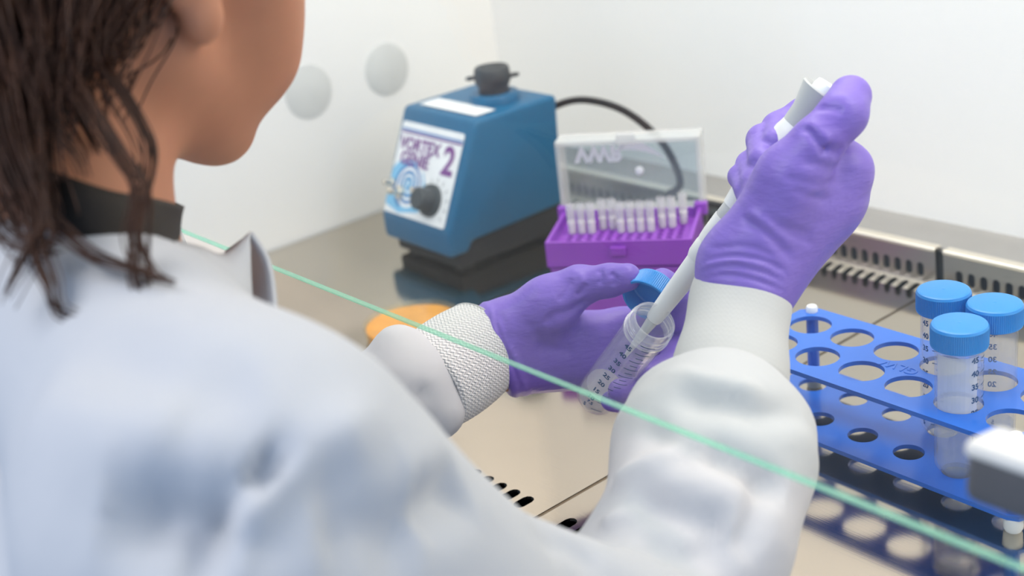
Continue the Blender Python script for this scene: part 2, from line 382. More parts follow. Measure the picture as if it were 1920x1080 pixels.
# rear exhaust grille: slotted steel panels, folded under the trays at the foot and over a lip at the top
gr = tag(empty('trim_1'), kind='structure')
obj('slot_shade_board', box_bm(XL, 0.36, 0.9475, 0.9485, -0.05, 0.033), M['slot_shade'], gr)  # board added behind the slots, coloured as their dim, veiled shade
def slant(o, y0, z0, y1, z1):
    """stand a plate, modelled in x and its own y, on the line from (y0, z0) to (y1, z1)."""
    u = Vector((0, y1-y0, z1-z0)).normalized(); n_ = Vector((1, 0, 0)).cross(u)
    o.matrix_world = Matrix(((1, 0, n_.x, 0), (0, u.y, n_.y, y0), (0, u.z, n_.z, z0), (0, 0, 0, 1)))
for i in range(5):
    x0, x1 = seams[i]+0.0040, seams[i+1]-0.0040; n = int((x1-x0-0.008)/0.0117); off = (x1-x0-(n-1)*0.0117)/2
    b = plate_bm([(x0, 0), (x1, 0), (x1, 0.033), (x0, 0.033)], [stadium(x0+off+k*0.0117, 0.0115, 0.0068, 0.0135, 5) for k in range(n)], 0, 0.0012)
    slant(obj('slotted_panel', b, M['grille'], gr), 0.9364, 0.0006, 0.9346, 0.033)
    b = plate_bm([(x0, -0.024), (x1, -0.024), (x1, 0), (x0, 0)], [stadium(x0+off+k*0.0117, -0.0115, 0.0062, 0.0165, 4) for k in range(n)], 0, 0.0012)
    slant(obj('slotted_foot', b, M['lip'], gr), 0.9364, 0.0004, 0.9430, 0.0016)
    prof = [(0.9342, 0.0318), (0.9336, 0.0332), (0.9340, 0.0347), (0.9354, 0.0353), (0.9440, 0.0353), (0.9440, 0.0335), (0.9362, 0.0335), (0.9358, 0.0318)]
    b = bmesh.new(); A = [b.verts.new((x0, y, z)) for y, z in prof]; B = [b.verts.new((x1, y, z)) for y, z in prof]
    for k in range(len(prof)): b.faces.new((A[k], A[(k+1) % len(prof)], B[(k+1) % len(prof)], B[k]))
    b.faces.new(A); b.faces.new(B[::-1]); bmesh.ops.recalc_face_normals(b, faces=b.faces[:])
    obj('folded_lip', b, M['lip'], gr, autosmooth=60)
prof = [(0.942, 0.0335), (0.958, 0.0340), (0.972, 0.0352), (0.980, 0.0368), (YB, 0.0395), (YB, 0.030), (0.942, 0.030)]
b = bmesh.new(); A = [b.verts.new((XL, y, z)) for y, z in prof]; B = [b.verts.new((0.36, y, z)) for y, z in prof]
for k in range(len(prof)): b.faces.new((A[k], A[(k+1) % len(prof)], B[(k+1) % len(prof)], B[k]))
bmesh.ops.recalc_face_normals(b, faces=b.faces[:]); obj('rear_ledge', b, M['ledge'], gr, autosmooth=40)
slab('trim_2', XL, 0.36, 0.40, 0.409, -0.05, 0.0, M['grille'], 0.002)
# glass sash, leaning back, raised a hand's height above the trays
sash = tag(empty('sash_window', (0, 0.392, 0.165), (math.radians(-9), 0, 0)), 'clear glass sash with pale green edge and grey grip across the cabinet front', 'glass sash')
obj('glass_pane', box_bm(XL+0.004, 0.355, 0.0, 0.0045, 0.0007, 0.56), M['glass'], sash)
obj('polished_edge', box_bm(XL+0.004, 0.355, -0.0001, 0.0046, -0.0005, 0.0007, 0.0003, 1), M['glassedge'], sash)
hd = obj('grip', box_bm(-0.230, -0.06, -0.0235, -0.0006, 0.031, 0.0535, 0.005, 3), M['grip'], sash, autosmooth=40)
hd['label'] = 'dark grey grip with cream top'
obj('grip_top', box_bm(-0.2308, -0.0595, -0.0242, -0.0006, 0.0485, 0.0555, 0.003, 3), M['gripwhite'], hd, autosmooth=40)

# ================================================================== VORTEX MIXER
vx = tag(empty('vortex_mixer', (-1.0546, 0.7002, 0), (0, 0, -0.0311)), 'blue vortex mixer with black cup on top and white dial panel', 'vortex mixer')
def extrude_x(prof, hw_b, hw_t, zb, zt, bev):
    b = bmesh.new(); rows = []
    for s in (-1, 1): rows.append([b.verts.new((s*(hw_b+(hw_t-hw_b)*(z-zb)/(zt-zb)), y, z)) for y, z in prof])
    n = len(prof)
    for k in range(n): b.faces.new((rows[0][k], rows[0][(k+1) % n], rows[1][(k+1) % n], rows[1][k]))
    b.faces.new(rows[0]); b.faces.new(rows[1][::-1]); bmesh.ops.recalc_face_normals(b, faces=b.faces[:])
    bmesh.ops.bevel(b, geom=b.edges[:], offset=bev, segments=3, affect='EDGES', profile=0.5); return b
vprof = [(0.000, 0.020), (0.0005, 0.046), (0.050, 0.1505), (0.154, 0.1515), (0.151, 0.034), (0.030, 0.030), (0.024, 0.020)]
obj('housing', extrude_x(vprof, 0.0600, 0.0640, 0.02, 0.15, 0.005), M['vblue'], vx, autosmooth=35)
obj('base', extrude_x([(0.012, 0.004), (0.012, 0.026), (0.030, 0.036), (0.149, 0.038), (0.149, 0.004)], 0.056, 0.056, 0, 1, 0.003), M['black'], vx, autosmooth=35)
for sx in (-1, 1):
    for yy in (0.028, 0.132):
        obj('rubber_foot', lathe_bm([(0, 0), (0.010, 0), (0.011, 0.003), (0.011, 0.006), (0, 0.006)], 20, M4=Matrix.Translation((sx*0.042, yy, 0))), M['black'], vx, autosmooth=40)
obj('collar', lathe_bm([(0.026, 0.148), (0.0255, 0.158), (0.0235, 0.1605), (0, 0.1605)], 40, M4=Matrix.Translation((0.020, 0.108, 0))), M['vblue'], vx, autosmooth=40)
b = lathe_bm([(0.016, 0.159), (0.0155, 0.166), (0.0185, 0.172), (0.019, 0.176), (0.018, 0.185), (0.0165, 0.187), (0.0145, 0.186), (0.006, 0.178), (0, 0.177)], 40, M4=Matrix.Translation((0.020, 0.108, 0)))
cup = obj('rubber_cup', b, M['dkgrey'], vx, autosmooth=40)
for s in (-1, 1):
    b = bmesh.new(); pr = [(0.4, 0.95), (0.75, 0.7), (1.0, 0.3), (1.0, -0.3), (0.75, -0.7), (0.4, -0.95)]
    vs = [b.verts.new((0.020+s*(0.010+u*0.0165)*0.75, 0.108+s*(0.010+u*0.0165)*0.66+v*0.009, 0.1745)) for u, v in pr]; f = b.faces.new(vs if s > 0 else vs[::-1])
    r = bmesh.ops.extrude_face_region(b, geom=[f])
    for v in [g for g in r['geom'] if isinstance(g, bmesh.types.BMVert)]: v.co.z += 0.0035
    bmesh.ops.recalc_face_normals(b, faces=b.faces[:]); bmesh.ops.bevel(b, geom=b.edges[:], offset=0.001, segments=2, affect='EDGES')
    obj('cup_wing', b, M['dkgrey'], cup, autosmooth=40)
# sloping front: frame with u across, v up the slope
fv = Vector((0, 0.0495, 0.1045)).normalized(); fu = Vector((1, 0, 0)); fn = fu.cross(fv)
FR = Matrix(((fu.x, fv.x, fn.x, 0), (fu.y, fv.y, fn.y, 0.0005), (fu.z, fv.z, fn.z, 0.046), (0, 0, 0, 1)))
def on_front(b, lift):
    for v in b.verts: v.co = FR @ Vector((v.co.x, v.co.y, v.co.z+lift))
    return b
def rpoly(x0, x1, y0, y1, r): return plate_bm(rrect(x0, x1, y0, y1, r), [], 0.0004, 0.0006)
pan = obj('dial_panel', on_front(rpoly(-0.056, 0.052, 0.004, 0.1005, 0.003), 0.0006), M['label'], vx)
pan['label'] = 'white dial panel with purple lettering'
def ring_bm(cx, cy, r0, r1, n=40, a0=0, a1=2*PI):
    b = bmesh.new(); prev = None
    for k in range(n+1):
        a = a0+(a1-a0)*k/n; q = (b.verts.new((cx+r0*math.cos(a), cy+r0*math.sin(a), 0)), b.verts.new((cx+r1*math.cos(a), cy+r1*math.sin(a), 0)))
        if prev: b.faces.new((prev[0], prev[1], q[1], q[0]))
        prev = q
    bmesh.ops.recalc_face_normals(b, faces=b.faces[:]); return b
def spiral_bm(cx, cy, turns, r1, w0, n=90, ph=0):
    b = bmesh.new(); prev = None
    for k in range(n+1):
        t = k/n; a = ph+turns*2*PI*t; r = 0.002+(r1-0.002)*t; w_ = w0*(0.35+t)
        q = (b.verts.new((cx+(r-w_/2)*math.cos(a), cy+(r-w_/2)*math.sin(a), 0)), b.verts.new((cx+(r+w_/2)*math.cos(a), cy+(r+w_/2)*math.sin(a), 0)))
        if prev: b.faces.new((prev[0], prev[1], q[1], q[0]))
        prev = q
    for f in b.faces:
        f.normal_update()
        if f.normal.z < 0: f.normal_flip()
    return b
b = bmesh.new(); b = poly_bm([(-0.056, 0.012, 0), (-0.030, 0.006, 0), (0.004, 0.012, 0), (0.012, 0.030, 0), (0.000, 0.052, 0), (-0.020, 0.062, 0), (-0.045, 0.060, 0), (-0.056, 0.050, 0)], b)
obj('print_field', on_front(b, 0.0012), M['cyanink'], pan)
b = spiral_bm(-0.022, 0.036, 3.2, 0.024, 0.0032); obj('print_spiral', on_front(b, 0.0014), M['label'], pan)
b = spiral_bm(-0.022, 0.036, 3.2, 0.024, 0.0028, ph=PI); obj('print_spiral', on_front(b, 0.0014), M['blueink'], pan)
b = text_bm('VORTEX', 0.0185, bold=0.0006, M4=Matrix.Translation((-0.017, 0.0775, 0))); b = text_bm('GENIE', 0.0185, bold=0.0006, bm=b, M4=Matrix.Translation((-0.021, 0.0625, 0)))
b = text_bm('2', 0.040, bold=0.0012, bm=b, M4=Matrix.Translation((0.036, 0.069, 0)))
obj('print_lettering', on_front(b, 0.0015), M['purpleink'], pan)
b = poly_bm([(-0.054, 0.0885, 0), (0.052, 0.0885, 0), (0.052, 0.0905, 0), (-0.054, 0.0905, 0)]); obj('print_stripe', on_front(b, 0.0013), M['purpleink'], pan)
b = poly_bm([(-0.054, 0.0915, 0), (0.052, 0.0915, 0), (0.052, 0.0935, 0), (-0.054, 0.0935, 0)]); obj('print_stripe', on_front(b, 0.0013), M['blueink'], pan)
b = bmesh.new()
for k in range(11):
    a = math.radians(-40+k*26); c_, s_ = math.cos(a), math.sin(a); q = Vector((0.026+0.0225*c_, 0.027+0.0225*s_, 0)); u = Vector((c_, s_, 0))*0.0025; v_ = Vector((-s_, c_, 0))*0.0004
    b.faces.new([b.verts.new(q+u-v_), b.verts.new(q+u+v_), b.verts.new(q-u+v_), b.verts.new(q-u-v_)])
bmesh.ops.recalc_face_normals(b, faces=b.faces[:]); obj('print_scale', on_front(b, 0.0014), M['dkgrey'], pan)
b = lathe_bm([(0.017, 0), (0.0165, 0.004), (0.0125, 0.005), (0.0115, 0.018), (0.010, 0.0195), (0, 0.0195)], 32)
kn = obj('dial_knob', on_front(b, 0.001), M['dkgrey'], vx, autosmooth=40); 
for v in kn.data.vertices: v.co += FR.to_3x3() @ Vector((0.022, 0.028, 0))
b = box_bm(-0.0165, -0.0075, -0.0022, 0.0022, 0.004, 0.0195, 0.001); bmesh.ops.rotate(b, verts=b.verts[:], cent=(0, 0, 0), matrix=Matrix.Rotation(-0.5, 3, 'Z')); bmesh.ops.translate(b, verts=b.verts[:], vec=(0.022, 0.028, 0))
obj('pointer', on_front(b, 0.001), M['chrome'], kn)
for (u, v_, r, hgt) in ((-0.050, 0.034, 0.0045, 0.012), (-0.0335, 0.027, 0.0055, 0.016)):
    b = lathe_bm([(r*1.25, 0), (r*1.2, 0.003), (r*0.7, 0.004), (r*0.75, hgt-0.003), (r*0.55, hgt), (0, hgt+0.001)], 20); bmesh.ops.translate(b, verts=b.verts[:], vec=(u, v_, 0))
    obj('toggle_switch', on_front(b, 0.0012), M['chrome'], vx, autosmooth=50)
lab = obj('top_label', box_bm(-0.046, 0.052, 0.0585, 0.083, 0.1516, 0.1521), M['label'], vx)
cord = spline([(0.035, 0.150, 0.120), (0.045, 0.166, 0.134), (0.075, 0.182, 0.140), (0.115, 0.200, 0.128), (0.150, 0.215, 0.095), (0.165, 0.22, 0.055), (0.15, 0.215, 0.038), (0.19, 0.225, 0.0375), (0.30, 0.232, 0.0375)], 8)
obj('power_cord', tube_bm(cord, 0.0038, 10), M['black'], vx, smooth=True)

# ================================================================== PIPETTE TIP BOX
TB = (-0.7754, 0.7211, 0); ty = 0.6267
tb = tag(empty('tip_box', TB, (0, 0, ty)), 'purple pipette tip box with clear open lid standing behind the gloved hand', 'tip box')
W2, D2, H2 = 0.0635, 0.0815, 0.0765
def frustum(x0, x1, y0, y1, z0, z1, ins, bev=0.003):
    b = box_bm(x0, x1, y0, y1, z0, z1)
    for v in b.verts:
        if v.co.z < (z0+z1)/2:
            v.co.x += ins if v.co.x < 0 else -ins; v.co.y += ins if v.co.y < (y0+y1)/2 else -ins
    bmesh.ops.bevel(b, geom=b.edges[:], offset=bev, segments=2, affect='EDGES'); return b
b = frustum(-W2, W2, 0, D2, 0.0, H2-0.021, 0.004); obj('box_base', b, M['boxpurple'], tb, autosmooth=35)
# open rim: four walls above the perforated deck
b = bmesh.new(); th = 0.0022
for x0, x1, y0, y1 in ((-W2-0.001, W2+0.001, -0.001, th), (-W2-0.001, W2+0.001, D2-th, D2+0.001), (-W2-0.001, -W2+th, th, D2-th), (W2-th, W2+0.001, th, D2-th)): box_bm(x0, x1, y0, y1, H2-0.022, H2+0.001, bm=b)
obj('rim', b, M['boxpurple'], tb)
dk = H2-0.008
tx = [-0.0495+0.009*k for k in range(12)]; tyy = [0.010+0.009*k for k in range(8)]
obj('perforated_deck', plate_bm([(-W2+th, th), (W2-th, th), (W2-th, D2-th), (-W2+th, D2-th)], [circle(x, y, 0.0032, 10) for x in tx for y in tyy], dk, 0.002), M['boxpurple'], tb)
obj('latch', box_bm(-0.007, 0.007, -0.0035, 0.0, H2-0.012, H2-0.004, 0.001), M['boxpurple'], tb)
for s in (-1, 1): obj('hinge_lug', box_bm(W2*s-0.006, W2*s+0.006, D2-0.004, D2+0.005, H2-0.006, H2+0.006, 0.0015), M['boxpurple'], tb)
# lid, swung open to upright
ly = D2+0.002; z0, z1 = H2-0.004, H2+0.067; lx = W2+0.003
lid = obj('lid', box_bm(-lx+0.004, lx-0.004, ly+0.022, ly+0.0232, z0+0.002, z1-0.003), M['lid'], tb)
b = bmesh.new()
box_bm(-lx, -lx+0.0045, ly-0.002, ly+0.0235, z0, z1, 0.001, 1, b); box_bm(lx-0.0045, lx, ly-0.002, ly+0.0235, z0, z1, 0.001, 1, b); box_bm(-lx, lx, ly-0.002, ly+0.0235, z1-0.004, z1+0.001, 0.001, 1, b); box_bm(-lx, lx, ly-0.002, ly+0.0235, z0, z0+0.003, 0.001, 1, b)
obj('lid_side', b, M['lidedge'], lid, autosmooth=30)
obj('lid_catch', box_bm(-0.009, 0.009, ly-0.005, ly-0.001, z1-0.004, z1+0.007, 0.0015), M['lidedge'], lid)
obj('lid_boss', lathe_bm([(0, 0), (0.0035, 0.001), (0.004, 0.003)], 16, M4=Matrix.Translation((0.006, ly+0.019, z0+0.034)) @ Matrix.Rotation(-PI/2, 4, 'X')), M['frost'], lid)
b = text_bm('VWR', 0.0200, bold=0.0011, M4=Matrix.Translation((-0.030, ly+0.0195, z0+0.053)) @ Matrix.Rotation(PI/2, 4, 'X') @ Matrix.Scale(-1, 4, (0, 1, 0)))
sw = []
for k in range(15): t = k/14; sw.append((-0.010+0.042*t, 0.0050*math.sin(PI*t*0.9)*(1-t)+0.0035-0.012*t*t, 0.0052*math.sin(PI*min(1, t*0.85+0.15))*(1-0.45*t)))
prev = None
for x, zc, hw in sw:
    q = (b.verts.new((x, ly+0.0195, z0+0.054+zc-hw)), b.verts.new((x, ly+0.0195, z0+0.054+zc+hw)))
    if prev: b.faces.new((prev[0], q[0], q[1], prev[1]))
    prev = q
obj('lid_lettering', b, M['frost'], lid)
# the tips that are left: back rows full, one row broken
def tip_parts(parent):
    b = lathe_bm([(0.0030, -0.004), (0.0036, 0.000), (0.0042, 0.028), (0.0040, 0.0282), (0.0032, 0.001), (0.0027, -0.004)], 14)
    a = obj('tip_shaft', b, M['boxtip'], parent, autosmooth=50)
    c = obj('filter_plug', lathe_bm([(0, 0.0005), (0.0034, 0.0005), (0.0037, 0.0105), (0, 0.0105)], 12), M['filter'], parent, autosmooth=50)
    return a, c
proto = None; rz = Matrix.Rotation(ty, 4, 'Z')
front_row = [4, 4, 4, 5, 5, 4, 4, 4, 4, 5, 5, 6]
nth = ['first', 'second', 'third', 'fourth', 'fifth', 'sixth', 'seventh', 'eighth', 'ninth', 'tenth', 'eleventh', 'twelfth']
for col in range(12):
    for row in range(front_row[col], front_row[col]+1):
        p = Vector(TB)+rz @ Vector((tx[col], tyy[row], dk+0.0005))
        if proto is None:
            t_ = empty('pipette_tip', p); kids = tip_parts(t_); proto = t_
        else:
            t_ = proto.copy(); C.objects.link(t_); t_.location = p
            for k in kids:
                c_ = k.copy(); c_.parent = t_; C.objects.link(c_)
        if row == front_row[col]: tag(t_, 'frosted filter tip, standing in the %s column from the vortex mixer side' % nth[col], 'pipette tip', 'filter tips standing in the purple box')

# ================================================================== PETRI DISH
pd = tag(empty('petri_dish', (-0.918, 0.592, 0)), 'clear round petri dish of orange agar lying on the steel tray', 'petri dish')
obj('dish_bottom', lathe_bm([(0, 0.0005), (0.042, 0.0005), (0.0432, 0.001), (0.0435, 0.012), (0.0427, 0.012), (0.0424, 0.0018), (0, 0.0018)], 64), M['dish'], pd, autosmooth=40)
obj('agar', lathe_bm([(0, 0.0019), (0.0422, 0.0019), (0.0424, 0.0108), (0.041, 0.0102), (0, 0.0100)], 64), M['agar'], pd, autosmooth=40)
obj('dish_lid', lathe_bm([(0.0452, 0.005), (0.0455, 0.0145), (0.0445, 0.0155), (0, 0.0155), (0, 0.0147), (0.0440, 0.0147), (0.0446, 0.013), (0.0444, 0.005)], 64), M['dish'], pd, autosmooth=40)

# ================================================================== TUBE RACK
rk = tag(empty('tube_rack', (-0.3696, 0.6575, 0), (0, 0, math.radians(-1.4))), 'blue plastic tube rack with two rows of round holes', 'tube rack')
px = 0.0372; py = 0.0385
RX = [(-5+k)*px for k in range(6)]; RY = [0, py]
def rack_outline(ch): 
    x0, x1, y0, y1 = RX[0]-0.0235, RX[-1]+0.0235, -0.0265, py+0.0265
    return [(x0+ch, y0), (x1-ch, y0), (x1-ch*0.3, y0+ch*0.3), (x1, y0+ch), (x1, y1-ch), (x1-ch, y1), (x0+ch, y1), (x0, y1-ch), (x0, y0+ch)]
b = plate_bm(rack_outline(0.0095), [circle(x, y, 0.0153, 48) for x in RX for y in RY], 0.063, 0.0032); obj('top_plate', b, M['blueplastic'], rk, autosmooth=30)
b = plate_bm(rack_outline(0.0095), [circle(x, y, 0.0103, 40) for x in RX for y in RY], 0.0135, 0.0032); obj('bottom_plate', b, M['blueplastic'], rk, autosmooth=30)
for x, y in ((RX[0]-0.0145, py+0.0195), (RX[0]-0.0145, -0.0195), (RX[-1]+0.0145, py+0.0195), (RX[-1]+0.0145, -0.0195)):
    ps = obj('post', lathe_bm([(0, 0.009), (0.0045, 0.009), (0.0045, 0.061), (0, 0.061)], 20, M4=Matrix.Translation((x, y, 0))), M['blueplastic'], rk, autosmooth=40)
    obj('foot', lathe_bm([(0, 0), (0.0048, 0), (0.0058, 0.002), (0.0062, 0.0103), (0, 0.0103)], 20, M4=Matrix.Translation((x, y, 0))), M['whiteplastic'], ps, autosmooth=40)
    obj('peg_cap', lathe_bm([(0.0044, 0.0628), (0.0044, 0.066), (0.0036, 0.0675), (0, 0.0678)], 20, M4=Matrix.Translation((x, y, 0))), M['whiteplastic'], ps, autosmooth=40)
b = text_bm('GLW', 0.0125, 0.0003, M4=Matrix.Translation((RX[2]+0.45*px, py*0.5, 0.0631)) @ Matrix.Rotation(PI, 4, 'Z')); obj('embossed_lettering', b, M['blueplastic'], rk)

# ================================================================== CENTRIFUGE TUBES
RB = 0.0146
def wrap(b, r):
    """bend flat lettering (x around, y up) onto a cylinder of radius r; x=0 faces -y."""
    for v in b.verts:
        a = v.co.x/r; v.co = Vector((r*math.sin(a), -r*math.cos(a), v.co.y))
    return b
def tube_scale(turn, numbers_top=True):
    b = bmesh.new(); z0, dz = 0.0215, 0.00182
    for ml in range(10, 51):
        z = z0+(ml-5)*dz
        if ml % 5 == 0: x0, x1 = 0.002, 0.012
        elif ml*2 % 5 == 0 or ml % 5 in (2, 3): 
            if ml % 5 == 3: continue
            z += 0.5*dz; x0, x1 = 0.0045, 0.0095
        else: continue
        vs = []
        n = 4
        for k in range(n):
            xa, xb = x0+(x1-x0)*k/n, x0+(x1-x0)*(k+1)/n
            b.faces.new([b.verts.new((xa, z-0.0003, 0)), b.verts.new((xb, z-0.0003, 0)), b.verts.new((xb, z+0.0003, 0)), b.verts.new((xa, z+0.0003, 0))])
        if ml % 5 == 0 and 10 <= ml <= 45: text_bm(str(ml), 0.0054, bold=0.0002, bm=b, M4=Matrix.Translation((-0.0035, z, 0)))
    text_bm('7.5', 0.0040, bold=0.0001, bm=b, M4=Matrix.Translation((-0.002, 0.0255, 0))); text_bm('5', 0.0046, bold=0.0001, bm=b, M4=Matrix.Translation((-0.0045, 0.0205, 0)))
    b.faces.new([b.verts.new((0.001, 0.0205, 0)), b.verts.new((0.009, 0.0205, 0)), b.verts.new((0.009, 0.0211, 0)), b.verts.new((0.001, 0.0211, 0))])
    text_bm('ml', 0.0040, bm=b, M4=Matrix.Translation((0.006, 0.1012, 0)))
    wrap(b, RB+0.00025); bmesh.ops.rotate(b, verts=b.verts[:], cent=(0, 0, 0), matrix=Matrix.Rotation(turn, 3, 'Z')); return b
def make_tube(parent, turn, patch=None, liquid=None, liq_mat='liquid'):
    body = [(0, 0.0), (0.0028, 0.0), (0.0040, 0.001), (RB-0.0006, 0.0148), (RB-0.0001, 0.0165), (RB, 0.019), (RB, 0.1005), (RB-0.0011, 0.1005), (RB-0.0011, 0.0185), (RB-0.002, 0.0155), (0.0038, 0.0022), (0, 0.0018)]
    t = obj('tube_body', lathe_bm(body, 56), M['tube'], parent, autosmooth=30)
    th_ = [(RB, 0.1003), (RB+0.0012, 0.1006), (RB+0.0012, 0.1022), (RB-0.0002, 0.1026), (RB-0.0002, 0.1042), (RB+0.0009, 0.1048), (RB+0.0007, 0.1058), (RB-0.0003, 0.1064), (RB-0.0003, 0.1080), (RB+0.0008, 0.1086), (RB+0.0006, 0.1096), (RB-0.0003, 0.1101), (RB-0.0003, 0.1132), (RB-0.0009, 0.1140), (RB-0.0020, 0.1138), (RB-0.0022, 0.1005)]
    obj('threaded_neck', lathe_bm(th_, 56), M['tubethread'], parent, autosmooth=50)
    obj('printed_scale', tube_scale(turn), M['ink'], parent)
    if patch is not None:
        b = bmesh.new(); n = 10; w_ = 0.027
        for k in range(n):
            xa, xb = -w_/2+w_*k/n, -w_/2+w_*(k+1)/n
            b.faces.new([b.verts.new((xa, 0.046, 0)), b.verts.new((xb, 0.046, 0)), b.verts.new((xb, 0.097, 0)), b.verts.new((xa, 0.097, 0))])
        wrap(b, RB+0.0002); bmesh.ops.rotate(b, verts=b.verts[:], cent=(0, 0, 0), matrix=Matrix.Rotation(patch, 3, 'Z')); obj('writing_patch', b, M['patch'], parent, smooth=True)
    if liquid: obj('liquid', lathe_bm([(0, 0.0022), (0.0037, 0.0026), (RB-0.0024, 0.0155), (RB-0.0015, 0.019), (RB-0.0015, liquid), (0, liquid-0.0004)], 40), M[liq_mat], parent, autosmooth=30)
def cap_bm(open_=True):
    n = 84; b = bmesh.new(); prof = [(0.0158, 0.1001, 0), (0.0174, 0.1001, 0), (0.0176, 0.1008, 0), (0.01765, 0.1016, 1), (0.01765, 0.1118, 1), (0.0175, 0.1128, 0), (0.0167, 0.1143, 0), (0.0158, 0.1148, 0), (0.0150, 0.1150, 0), (0, 0.1150, 0)]
    rings = []
    for r, z, rib in prof:
        if r == 0: rings.append([b.verts.new((0, 0, z))]); continue
        rings.append([b.verts.new(((r-(0.00045 if rib and k % 2 else 0))*math.cos(2*PI*k/(2*n)), (r-(0.00045 if rib and k % 2 else 0))*math.sin(2*PI*k/(2*n)), z)) for k in range(2*n)])
    N2 = 2*n
    for a, c in zip(rings, rings[1:]):
        for k in range(N2):
            if len(c) == 1: b.faces.new((a[k], a[(k+1) % N2], c[0]))
            else: b.faces.new((a[k], a[(k+1) % N2], c[(k+1) % N2], c[k]))
    # inside
    ins = [(0.0158, 0.1001), (0.0158, 0.1118), (0.0150, 0.1128), (0, 0.1128)]; prev = rings[0]
    for r, z in ins[1:]:
        q = [b.verts.new((0, 0, z))] if r == 0 else [b.verts.new((r*math.cos(2*PI*k/N2), r*math.sin(2*PI*k/N2), z)) for k in range(N2)]
        for k in range(N2):
            if len(q) == 1: b.faces.new((prev[(k+1) % N2], prev[k], q[0]))
            else: b.faces.new((prev[(k+1) % N2], prev[k], q[k], q[(k+1) % N2]))
        prev = q
    lathe_bm([(0.0026, 0.1150), (0.0022, 0.1147), (0.0008, 0.1152), (0, 0.1153)], 12, bm=b)
    return b
rkm = Matrix.Translation((-0.3696, 0.6575, 0)) @ Matrix.Rotation(math.radians(-1.4), 4, 'Z')
cap_me = bpy.data.meshes.new('screw_cap'); bb = cap_bm(); bb.normal_update(); bb.to_mesh(cap_me); bb.free()
for (i, j, turn, patch, liq, lab_) in ((4, 0, 1.50, 0.45, 0.031, 'capped clear centrifuge tube in front row of blue rack, nearest the grey grip'),
                                     (3, 1, -0.05, None, 0.026, 'capped clear centrifuge tube in back row of blue rack, beside the empty holes'),
                                     (4, 1, 3.95, None, 0.030, 'capped clear centrifuge tube in back row of blue rack, rightmost of the three capped tubes')):
    pos = rkm @ Vector((RX[i], RY[j], 0.0040))
    t = tag(empty('centrifuge_tube', pos), lab_, 'tube', 'capped centrifuge tubes in the blue rack')
    make_tube(t, turn, patch, liq); c = link('screw_cap', cap_me, M['cap'], t); 
    for f in cap_me.polygons: f.use_smooth = True
    cap_me.set_sharp_from_angle(angle=math.radians(28))

# the open tube held in the left hand
A = Vector((-0.6077,0.5250,0.0541)); B = Vector((-0.5357,0.5233,0.1377)); d = (B-A).normalized()
ht = tag(empty('held_tube'), 'uncapped clear centrifuge tube held tilted in the purple gloved hand', 'tube')
q = d.to_track_quat('Z', 'Y'); ht.location = B-d*0.1138; ht.rotation_mode = 'QUATERNION'; ht.rotation_quaternion = q
to_cam = (Vector((0, 0, 0.472))-B); lc = q.inverted() @ to_cam; TURN = math.atan2(lc.x, -lc.y)
make_tube(ht, TURN+0.05, None, 0.031, 'milky')
# its cap, pinched between thumb and forefinger
cc = Vector((-0.5770,0.5572,0.1284)); cu_ = Vector((-0.5808,0.5713,0.1332))-Vector((-0.5770,0.5572,0.1284))
hc = tag(empty('tube_closure'), 'loose sky blue ribbed cap pinched between purple thumb and forefinger', 'tube cap')
cap2 = link('cap_shell', cap_me, M['cap'], hc)
hc.rotation_mode = 'QUATERNION'; hc.rotation_quaternion = cu_.normalized().to_track_quat('Z', 'Y')
hc.location = cc - hc.rotation_quaternion @ Vector((0, 0, 0.1001))

# ================================================================== PIPETTE
pa, pb = Vector((-0.5555,0.5244,0.1167)), Vector((-0.4738,0.6075,0.2590)); pdir = (pb-pa); PL = pdir.length; PM = frame_to(pa, pdir)
pp = tag(empty('pipette'), 'white hand pipette with grey hook held upright in the raised purple glove', 'pipette')
pp.matrix_world = PM
obj('disposable_tip', lathe_bm([(0.0012, -0.012), (0.0028, 0.004), (0.0032, 0.010), (0.0042, 0.020), (0.0038, 0.020)], 24), M['tip'], pp, autosmooth=50)
obj('tip_cone', lathe_bm([(0, 0.008), (0.0030, 0.009), (0.0036, 0.0185), (0.0046, 0.019), (0.0053, 0.021), (0.0060, 0.030), (0.0069, 0.052), (0.0074, 0.066), (0.0075, 0.069), (0, 0.069)], 36), M['pipwhite'], pp, autosmooth=30)
obj('joint_ring', lathe_bm([(0, 0.068), (0.0078, 0.068), (0.0090, 0.0715), (0.0092, 0.079), (0.0086, 0.083), (0, 0.083)], 36), M['pipwhite'], pp, autosmooth=40)
obj('ejector_sleeve', lathe_bm([(0, 0.082), (0.0092, 0.082), (0.0096, 0.088), (0.0098, 0.100), (0, 0.100)], 36), M['pipwhite'], pp, autosmooth=40)
obj('grey_collar', lathe_bm([(0, 0.099), (0.0090, 0.099), (0.0094, 0.1015), (0.0094, 0.108), (0.0088, 0.110), (0, 0.110)], 36), M['pipgrey'], pp, autosmooth=40)
b = lathe_bm([(0, 0.109), (0.0100, 0.109), (0.0112, 0.118), (0.0125, 0.140), (0.0125, 0.165), (0.0118, PL-0.016), (0.0112, PL-0.012), (0, PL-0.012)], 36)
obj('handle', b, M['pipwhite'], pp, autosmooth=30)
obj('hook', lathe_bm([(0, PL-0.035), (0.0118, PL-0.034), (0.0112, PL-0.016), (0.0118, PL-0.003), (0.0152, PL+0.010), (0.0158, PL+0.012), (0.0150, PL+0.013), (0.0120, PL+0.011), (0.0095, PL+0.004), (0, PL+0.003)], 36), M['pipgrey'], pp, autosmooth=40)
obj('plunger', lathe_bm([(0, PL+0.002), (0.0060, PL+0.002), (0.0060, PL+0.006), (0.0092, PL+0.008), (0.0098, PL+0.014), (0.0088, PL+0.0175), (0, PL+0.0185)], 30), M['whiteplastic'], pp, autosmooth=40)

